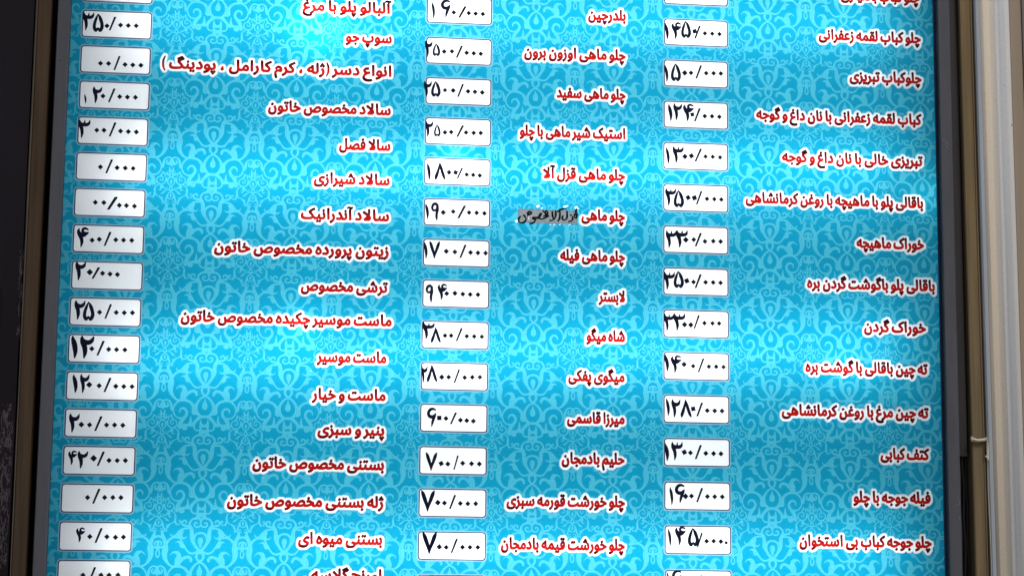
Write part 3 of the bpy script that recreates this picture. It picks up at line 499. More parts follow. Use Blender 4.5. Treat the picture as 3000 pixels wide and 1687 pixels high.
    65209: (1086,[[273,-232,1,225,-232,0,142,-204,0,80,-147,0,45,-63,0,45,-9,1,45,10,0,52,66,0,76,143,0,101,191,1,174,157,1,159,125,0,140,73,0,131,28,0,131,3,1,131,-46,0,166,-113,0,231,-147,0,276,-147,1,321,-147,0,379,-121,0,412,-74,0,425,-9,0,425,28,1,425,97,0,396,210,0,377,273,1,463,297,1,474,258,0,485,210,0,493,181,0,497,170,1,505,149,0,535,114,0,587,88,0,669,74,0,728,74,1,774,74,0,850,85,0,907,105,0,945,137,0,964,178,0,964,204,1,964,228,0,945,267,0,907,290,0,881,290,1,851,290,0,789,256,0,727,195,0,667,116,0,638,70,1,552,76,1,568,107,0,619,187,0,684,268,0,760,337,0,843,379,0,886,379,1,932,379,0,1005,336,0,1049,260,0,1049,207,1,1049,161,0,1008,81,0,927,21,0,804,-12,0,720,-12,1,660,-12,0,570,8,0,509,41,0,475,78,0,471,96,1,506,50,1,510,-5,0,488,-106,0,432,-185,0,339,-232,0]]),
    65212: (777,[[778,-5,1,747,-5,0,687,11,0,638,41,0,621,61,1,690,105,1,707,93,0,755,80,0,787,80,1,810,80,0,832,58,0,832,40,1,832,21,0,808,-5,0],[395,-13,1,324,-13,0,229,-1,0,170,24,0,137,64,0,129,91,1,155,98,1,135,57,0,86,12,0,31,-5,0,0,-5,1,10,80,1,36,80,0,65,97,0,85,141,0,105,220,0,121,281,1,204,259,1,198,235,0,188,194,0,183,163,0,183,154,1,183,130,0,199,99,0,246,81,0,332,73,0,403,73,1,465,73,0,554,91,0,613,124,0,641,172,0,641,204,1,641,227,0,622,266,0,585,290,0,559,290,1,523,290,0,453,245,0,388,175,0,334,100,0,315,69,1,226,71,1,256,127,0,332,236,0,420,325,0,515,378,0,563,378,1,610,378,0,684,334,0,726,257,0,726,207,1,726,145,0,655,46,0,509,-13,0]]),
    65225: (415,[[282,-377,1,230,-377,0,131,-348,0,51,-287,0,3,-192,0,3,-126,1,3,-62,0,50,50,0,139,145,0,264,217,0,341,241,1,366,161,1,304,142,0,202,88,0,129,17,0,89,-69,0,89,-119,1,89,-156,0,111,-213,0,150,-253,0,202,-278,0,260,-291,0,291,-291,1,336,-291,0,418,-277,0,456,-266,1,482,-339,1,455,-350,0,390,-367,0,319,-377,0],[175,148,1,145,159,0,81,205,0,36,280,0,36,331,1,36,388,0,89,469,0,175,512,0,224,512,1,248,512,0,287,505,0,303,500,1,285,420,1,275,423,0,244,428,0,225,428,1,192,428,0,146,402,0,123,358,0,123,333,1,123,303,0,152,256,0,197,223,0,243,207,0,262,208,1]]),
    65227: (422,[[0,-5,1,10,80,1,42,80,0,92,82,0,137,86,0,161,90,1,137,102,0,87,153,0,54,224,0,54,268,1,54,325,0,106,406,0,192,449,0,243,449,1,264,449,0,299,443,0,321,435,1,306,358,1,289,362,0,263,366,0,249,366,1,220,366,0,169,342,0,139,297,0,139,265,1,139,238,0,159,193,0,193,158,0,231,132,0,268,117,0,280,116,1,294,119,0,312,124,0,328,129,0,349,138,0,366,145,1,394,71,1,343,48,0,225,14,0,85,-5,0]]),
    65229: (415,[[282,-377,1,230,-377,0,131,-348,0,51,-287,0,3,-192,0,3,-126,1,3,-62,0,50,50,0,139,145,0,264,217,0,341,241,1,366,161,1,304,142,0,202,88,0,129,17,0,89,-69,0,89,-119,1,89,-156,0,111,-213,0,150,-253,0,202,-278,0,260,-291,0,291,-291,1,336,-291,0,418,-277,0,456,-266,1,482,-339,1,455,-350,0,390,-367,0,319,-377,0],[175,148,1,145,159,0,81,205,0,36,280,0,36,331,1,36,388,0,89,469,0,175,512,0,224,512,1,248,512,0,287,505,0,303,500,1,285,420,1,275,423,0,244,428,0,225,428,1,192,428,0,146,402,0,123,358,0,123,333,1,123,303,0,152,256,0,197,223,0,243,207,0,262,208,1],[226,614,1,205,614,0,175,643,0,175,663,1,175,685,0,205,715,0,226,715,1,247,715,0,276,685,0,276,664,1,276,643,0,247,614,0]]),
    65231: (422,[[0,-5,1,10,80,1,42,80,0,92,82,0,137,86,0,161,90,1,137,102,0,87,153,0,54,224,0,54,268,1,54,325,0,106,406,0,192,449,0,243,449,1,264,449,0,299,443,0,321,435,1,306,358,1,289,362,0,263,366,0,249,366,1,220,366,0,169,342,0,139,297,0,139,265,1,139,238,0,159,193,0,193,158,0,231,132,0,268,117,0,280,116,1,294,119,0,312,124,0,328,129,0,349,138,0,366,145,1,394,71,1,343,48,0,225,14,0,85,-5,0],[215,551,1,193,551,0,163,580,0,163,600,1,163,622,0,193,652,0,215,652,1,235,652,0,264,622,0,264,601,1,264,580,0,235,551,0]]),
    65234: (901,[[304,-21,1,330,64,1,373,64,0,468,69,0,560,81,0,642,99,0,672,113,1,705,128,0,749,165,0,771,212,0,771,239,1,771,258,0,762,294,0,747,325,0,723,343,0,708,343,1,689,343,0,659,311,0,642,261,0,642,235,1,642,203,0,669,155,0,714,121,0,738,108,1,655,71,1,634,88,0,588,130,0,556,193,0,556,237,1,556,272,0,578,338,0,618,393,0,676,426,0,710,426,1,756,426,0,822,374,0,858,292,0,858,245,1,858,214,0,839,158,0,804,110,0,757,70,0,730,54,1,692,32,0,589,3,0,473,-14,0,356,-21,0],[901,-5,1,863,-5,0,784,6,0,711,28,0,683,43,1,750,98,1,772,92,0,832,84,0,891,80,0,911,80,1,934,80,0,955,58,0,955,40,1,955,21,0,931,-5,0],[304,-21,1,249,-21,0,149,0,0,74,45,0,31,119,0,31,172,1,31,199,0,40,259,0,56,317,0,63,342,1,140,320,1,135,305,0,124,260,0,116,211,0,116,190,1,116,153,0,153,96,0,246,64,0,330,64,1,350,11,1],[710,529,1,688,529,0,659,558,0,659,578,1,659,599,0,688,630,0,710,630,1,730,630,0,760,599,0,760,579,1,760,558,0,730,529,0]]),
    65235: (383,[[0,-5,1,9,80,1,30,80,0,78,80,0,127,83,0,171,91,0,189,99,1,216,110,0,247,154,0,261,220,0,261,265,1,261,311,0,246,386,0,217,431,0,193,431,1,178,431,0,149,401,0,131,347,0,131,311,1,131,285,0,151,256,0,185,244,0,205,244,1,224,244,0,264,254,0,279,263,1,283,194,1,272,183,0,240,170,0,206,165,0,191,165,1,139,165,0,75,203,0,47,264,0,47,299,1,47,339,0,68,415,0,109,477,0,165,513,0,199,513,1,248,513,0,313,447,0,345,333,0,345,260,1,345,187,0,299,68,0,246,36,1,223,22,0,168,6,0,106,-2,0,37,-5,0],[182,616,1,160,616,0,130,645,0,130,665,1,130,687,0,160,717,0,182,717,1,202,717,0,231,687,0,231,666,1,231,645,0,202,616,0]]),
    65236: (403,[[0,-5,1,9,80,1,31,80,0,76,83,0,120,91,0,162,104,0,180,113,1,207,126,0,249,165,0,272,215,0,272,243,1,272,268,0,255,314,0,227,343,0,210,343,1,194,343,0,163,315,0,144,268,0,144,242,1,144,208,0,173,157,0,219,120,0,243,107,1,158,71,1,136,88,0,90,134,0,58,200,0,58,244,1,58,278,0,81,342,0,123,395,0,179,426,0,212,426,1,255,426,0,321,377,0,359,298,0,359,252,1,359,216,0,340,156,0,305,106,0,259,65,0,232,49,1,207,34,0,151,13,0,90,1,0,29,-5,0],[403,-5,1,366,-5,0,287,6,0,214,28,0,184,44,1,251,98,1,278,92,0,339,83,0,395,80,0,413,80,1,436,80,0,458,58,0,458,40,1,458,21,0,434,-5,0],[210,529,1,189,529,0,159,558,0,159,578,1,159,599,0,188,630,0,210,630,1,231,630,0,260,599,0,260,579,1,260,558,0,230,529,0]]),
    65239: (383,[[0,-5,1,9,80,1,30,80,0,78,80,0,127,83,0,171,91,0,189,99,1,216,110,0,247,154,0,261,220,0,261,265,1,261,311,0,246,386,0,217,431,0,193,431,1,178,431,0,149,401,0,131,347,0,131,311,1,131,285,0,151,256,0,185,244,0,205,244,1,224,244,0,264,254,0,279,263,1,283,194,1,272,183,0,240,170,0,206,165,0,191,165,1,139,165,0,75,203,0,47,264,0,47,299,1,47,339,0,68,415,0,109,477,0,165,513,0,199,513,1,248,513,0,313,447,0,345,333,0,345,260,1,345,187,0,299,68,0,246,36,1,223,22,0,168,6,0,106,-2,0,37,-5,0],[251,616,1,230,616,0,200,645,0,200,665,1,200,686,0,229,717,0,251,717,1,272,717,0,301,686,0,301,666,1,301,645,0,271,616,0],[115,616,1,94,616,0,64,645,0,64,665,1,64,686,0,93,717,0,115,717,1,136,717,0,165,686,0,165,666,1,165,645,0,135,616,0]]),
    65240: (403,[[0,-5,1,9,80,1,31,80,0,76,83,0,120,91,0,162,104,0,180,113,1,207,126,0,249,165,0,272,215,0,272,243,1,272,268,0,255,314,0,227,343,0,210,343,1,194,343,0,163,315,0,144,268,0,144,242,1,144,208,0,173,157,0,219,120,0,243,107,1,158,71,1,136,88,0,90,134,0,58,200,0,58,244,1,58,278,0,81,342,0,123,395,0,179,426,0,212,426,1,255,426,0,321,377,0,359,298,0,359,252,1,359,216,0,340,156,0,305,106,0,259,65,0,232,49,1,207,34,0,151,13,0,90,1,0,29,-5,0],[403,-5,1,366,-5,0,287,6,0,214,28,0,184,44,1,251,98,1,278,92,0,339,83,0,395,80,0,413,80,1,436,80,0,458,58,0,458,40,1,458,21,0,434,-5,0],[280,529,1,258,529,0,228,558,0,228,578,1,228,599,0,258,630,0,280,630,1,300,630,0,329,599,0,329,579,1,329,558,0,300,529,0],[144,529,1,122,529,0,92,558,0,92,578,1,92,599,0,122,630,0,144,630,1,164,630,0,193,599,0,193,579,1,193,558,0,164,529,0]]),
    65245: (601,[[45,-8,1,45,9,0,52,65,0,76,144,0,101,192,1,174,157,1,159,125,0,140,71,0,130,25,0,130,3,1,130,-46,0,169,-113,0,236,-146,0,276,-146,1,331,-146,0,400,-110,0,439,-34,0,453,80,0,450,157,1,431,703,1,520,703,1,535,168,1,537,103,0,527,-15,0,495,-115,0,435,-189,0,340,-230,0,271,-230,1,227,-230,0,145,-203,0,82,-147,0,45,-64,0]]),
    65246: (629,[[45,-8,1,45,9,0,52,65,0,76,144,0,101,192,1,174,157,1,159,125,0,140,71,0,130,25,0,130,3,1,130,-46,0,169,-113,0,236,-146,0,276,-146,1,349,-146,0,427,-80,0,454,54,0,450,157,1,431,703,1,520,703,1,535,211,1,537,159,0,566,102,0,613,80,0,639,80,1,662,80,0,684,58,0,684,40,1,684,20,0,660,-5,0,630,-5,1,609,-5,0,569,7,0,538,32,0,517,69,0,513,96,1,535,69,1,531,6,0,499,-102,0,438,-184,0,341,-230,0,271,-230,1,227,-230,0,145,-203,0,82,-147,0,45,-64,0]]),
    65247: (228,[[0,-5,1,9,80,1,44,80,0,75,105,0,83,165,0,81,216,1,62,703,1,148,703,1,168,221,1,170,167,0,160,83,0,124,25,0,56,-5,0]]),
    65248: (240,[[0,-5,1,10,80,1,39,80,0,66,106,0,74,166,0,72,217,1,55,703,1,141,703,1,159,219,1,161,166,0,180,105,0,219,80,0,250,80,1,273,80,0,295,58,0,295,40,1,295,21,0,271,-5,0,241,-5,1,212,-5,0,158,17,0,121,62,0,117,96,1,148,94,1,136,61,0,94,17,0,37,-5,0]]),
    65249: (424,[[73,-393,1,55,-323,0,31,-200,0,19,-98,0,19,-61,1,19,0,0,55,80,0,115,125,0,189,142,0,269,137,0,306,128,1,312,173,0,301,241,0,274,286,0,239,309,0,222,309,1,203,309,0,168,291,0,136,251,0,121,217,1,55,250,1,75,303,0,133,366,0,197,394,0,227,394,1,274,394,0,338,351,0,376,285,0,393,210,0,393,177,1,393,141,0,381,86,0,364,48,0,356,35,1,304,49,0,222,61,0,161,54,0,121,25,0,100,-28,0,100,-68,1,100,-105,0,112,-203,0,134,-313,0,149,-370,1]]),
    65250: (487,[[76,-393,1,55,-313,0,26,-167,0,11,-54,0,11,-24,1,11,53,0,48,179,0,108,276,0,179,342,0,249,375,0,275,375,1,300,375,0,337,349,0,371,284,0,394,224,1,415,169,0,447,106,0,478,80,0,497,80,1,520,80,0,541,58,0,541,40,1,541,21,0,518,-5,0,488,-5,1,456,-5,0,395,39,0,379,68,1,411,74,1,404,47,0,373,9,0,330,-10,0,303,-10,1,284,-10,0,236,1,0,183,33,0,129,93,0,104,142,1,122,140,1,105,99,0,91,18,0,91,-23,1,91,-52,0,103,-137,0,122,-234,0,144,-330,0,155,-370,1],[305,70,1,319,70,0,342,82,0,350,110,0,341,132,1,324,177,0,300,237,0,284,272,0,270,287,0,262,287,1,252,287,0,223,271,0,191,245,0,162,210,0,152,192,1,150,211,1,174,164,0,229,101,0,283,70,0]]),
    65251: (437,[[0,-5,1,9,80,1,33,80,0,65,103,0,91,155,0,107,198,1,129,256,0,174,332,0,225,371,0,255,371,1,288,371,0,342,334,0,381,272,0,403,197,0,403,158,1,403,110,0,373,38,0,317,-1,0,277,-1,1,232,-1,0,141,45,0,102,84,1,141,150,1,167,125,0,239,84,0,271,84,1,289,84,0,313,100,0,325,131,0,325,151,1,325,177,0,307,239,0,275,283,0,253,283,1,239,283,0,215,257,0,190,199,0,172,151,1,151,97,0,113,34,0,74,4,0,29,-5,0]]),
    65252: (505,[[0,-5,1,9,80,1,29,80,0,58,107,0,90,166,0,113,216,1,131,256,0,169,317,0,209,356,0,253,375,0,278,375,1,309,375,0,348,341,0,383,271,0,403,215,1,419,178,0,448,116,0,487,80,0,515,80,1,538,80,0,560,58,0,560,40,1,560,21,0,536,-5,0,506,-5,1,471,-5,0,411,30,0,387,68,1,419,73,1,413,46,0,382,8,0,340,-10,0,312,-10,1,291,-10,0,232,8,0,169,54,0,141,94,1,118,47,0,73,5,0,27,-5,0],[181,168,1,194,147,0,227,112,0,263,85,0,298,70,0,313,70,1,343,70,0,357,109,0,348,132,1,328,184,0,304,247,0,287,278,0,274,288,0,266,288,1,253,288,0,221,253,0,191,199,0]]),
    65253: (565,[[45,-19,1,45,6,0,53,68,0,76,147,0,100,195,1,173,161,1,159,128,0,140,72,0,132,22,0,132,-5,1,132,-47,0,162,-110,0,221,-145,0,268,-145,1,315,-145,0,376,-110,0,411,-51,0,425,24,0,425,65,1,425,103,0,399,213,0,358,286,1,437,329,1,456,297,0,489,212,0,511,113,0,511,62,1,511,27,0,500,-52,0,469,-129,0,413,-192,0,325,-230,0,263,-230,1,216,-230,0,136,-201,0,77,-146,0,45,-68,0],[270,402,1,249,402,0,219,431,0,219,451,1,219,472,0,248,503,0,270,503,1,291,503,0,320,472,0,320,452,1,320,431,0,290,402,0]]),
    65254: (591,[[45,-19,1,45,18,0,66,124,0,100,196,1,173,161,1,152,112,0,132,35,0,132,-5,1,132,-47,0,164,-110,0,225,-145,0,271,-145,1,318,-145,0,377,-115,0,412,-64,0,426,0,0,426,37,1,426,79,0,413,156,0,392,231,0,379,271,1,463,295,1,474,256,0,486,207,0,495,177,0,497,169,1,510,126,0,552,89,0,592,80,0,601,80,1,624,80,0,646,58,0,646,40,1,646,21,0,622,-5,0,592,-5,1,573,-5,0,537,6,0,509,28,0,500,43,1,511,44,1,511,-9,0,485,-107,0,427,-185,0,334,-230,0,266,-230,1,219,-230,0,139,-201,0,78,-147,0,45,-68,0],[270,402,1,249,402,0,219,431,0,219,451,1,219,472,0,248,503,0,270,503,1,291,503,0,320,472,0,320,452,1,320,431,0,290,402,0]]),
    65255: (231,[[0,-5,1,10,80,1,33,80,0,73,97,0,97,136,0,97,172,1,97,198,0,81,271,0,56,351,0,42,388,1,125,418,1,137,385,0,161,300,0,177,213,0,177,174,1,177,137,0,159,79,0,126,36,0,81,8,0,29,-5,0],[90,518,1,69,518,0,39,548,0,39,568,1,39,589,0,69,620,0,90,620,1,111,620,0,140,589,0,140,568,1,140,547,0,111,518,0]]),
    65256: (270,[[0,-5,1,10,80,1,35,80,0,68,96,0,91,140,0,110,224,0,122,293,1,203,279,1,200,261,0,190,218,0,184,176,0,184,159,1,184,138,0,201,102,0,243,80,0,281,80,1,304,80,0,325,58,0,325,40,1,325,21,0,301,-5,0,271,-5,1,228,-5,0,168,20,0,133,70,0,128,107,1,161,105,1,147,65,0,106,19,0,60,0,0,16,-5,0],[161,420,1,140,420,0,110,449,0,110,469,1,110,491,0,140,521,0,161,521,1,182,521,0,211,491,0,211,470,1,211,449,0,182,420,0]]),
    65257: (370,[[179,-3,1,132,-3,0,64,36,0,28,104,0,28,147,1,28,201,0,99,348,0,182,421,1,164,362,1,96,425,1,156,484,1,211,434,0,293,333,0,341,227,0,343,168,1,343,142,0,326,82,0,287,30,0,224,-3,0],[185,81,1,210,81,0,245,101,0,264,140,0,264,168,1,264,200,0,241,258,0,203,314,0,180,344,1,227,369,1,190,336,0,138,263,0,112,189,0,112,155,1,112,124,0,148,81,0]]),
    65258: (420,[[421,-5,1,371,-5,0,298,27,0,256,104,0,253,171,1,237,532,1,322,532,1,338,195,1,341,149,0,356,99,0,394,80,0,430,80,1,453,80,0,474,58,0,474,40,1,474,21,0,451,-5,0],[301,108,1,258,96,0,161,94,0,75,121,0,21,181,0,21,230,1,21,272,0,58,346,0,126,406,0,217,449,0,269,459,1,283,369,1,242,365,0,177,338,0,131,302,0,107,262,0,107,243,1,107,219,0,138,192,0,185,180,0,237,178,0,281,185,0,293,190,1]]),
    65259: (513,[[327,-10,1,290,-10,0,212,10,0,142,51,0,87,108,0,54,183,0,54,228,1,54,275,0,91,354,0,157,401,0,201,401,1,247,401,0,309,350,0,340,273,0,339,234,1,339,166,0,278,74,0,178,19,0,58,-5,0,0,-5,1,9,80,1,42,80,0,121,92,0,152,104,1,195,120,0,241,168,0,258,220,0,258,241,1,258,264,0,247,306,0,222,333,0,201,333,1,179,333,0,150,306,0,136,263,0,136,237,1,136,197,0,170,135,0,225,94,0,294,71,0,329,71,1,368,71,0,391,106,0,392,128,1,392,134,0,387,160,0,359,205,0,295,272,0,181,367,0,90,431,1,141,499,1,231,434,0,351,333,0,425,255,0,463,196,0,476,150,0,476,130,1,476,88,0,441,25,0,375,-10,0]]),
    65261: (386,[[46,-230,1,22,-151,1,94,-135,0,187,-85,0,242,-20,0,265,56,0,265,99,1,265,133,0,257,192,0,241,239,0,215,265,0,197,265,1,182,265,0,153,234,0,135,181,0,135,145,1,135,119,0,155,90,0,189,78,0,209,78,1,228,78,0,268,87,0,283,96,1,287,24,1,270,8,0,218,-5,0,195,-5,1,156,-5,0,101,17,0,67,55,0,51,105,0,51,132,1,51,172,0,72,249,0,113,313,0,169,350,0,203,350,1,239,350,0,294,312,0,330,245,0,349,158,0,349,108,1,349,18,0,279,-121,0,144,-211,0]]),
    65262: (398,[[41,-230,1,22,-153,1,91,-139,0,182,-93,0,236,-30,0,259,43,0,260,82,1,261,158,0,226,254,0,193,254,1,173,254,0,145,220,0,129,168,0,129,140,1,129,120,0,142,96,0,168,83,0,209,79,0,236,80,1,408,80,1,427,80,0,452,61,0,452,40,1,452,16,0,422,-5,0,399,-5,1,217,-5,1,159,-5,0,82,27,0,45,87,0,45,127,1,45,165,0,67,243,0,107,307,0,165,346,0,201,346,1,248,346,0,313,278,0,346,161,0,344,86,1,343,0,0,271,-130,0,137,-213,0]]),
    65275: (540,[[341,536,1,341,560,0,334,623,0,326,684,0,322,706,1,410,719,1,414,699,0,421,633,0,425,567,0,425,544,1,425,499,0,412,412,0,387,331,0,369,291,1,356,265,1,332,218,0,268,132,0,228,92,1,306,92,1,341,92,0,377,107,0,390,133,0,390,148,1,390,175,0,333,255,0,233,354,0,105,464,0,35,520,1,86,590,1,169,521,0,296,408,0,389,315,0,448,237,0,476,169,0,476,137,1,476,114,0,460,66,0,423,25,0,356,0,0,304,0,1,109,0,1,109,92,1,189,166,0,291,304,0,341,451,0]]),
    65276: (547,[[547,-5,1,501,-5,0,431,15,0,385,58,0,361,123,0,359,169,1,345,719,1,430,719,1,451,208,1,453,156,0,466,101,0,509,80,0,555,80,1,579,80,0,601,59,0,601,44,1,601,24,0,572,-5,0],[141,-5,1,112,-5,0,57,4,0,46,6,1,59,97,1,122,88,0,231,100,0,313,157,0,359,271,0,359,362,1,401,234,1,393,174,0,352,90,0,296,36,0,231,7,0,168,-5,0],[309,132,1,294,163,0,244,245,0,175,343,0,88,449,0,35,504,1,98,569,1,159,501,0,248,389,0,311,297,0,356,223,0,374,192,1]]),
}
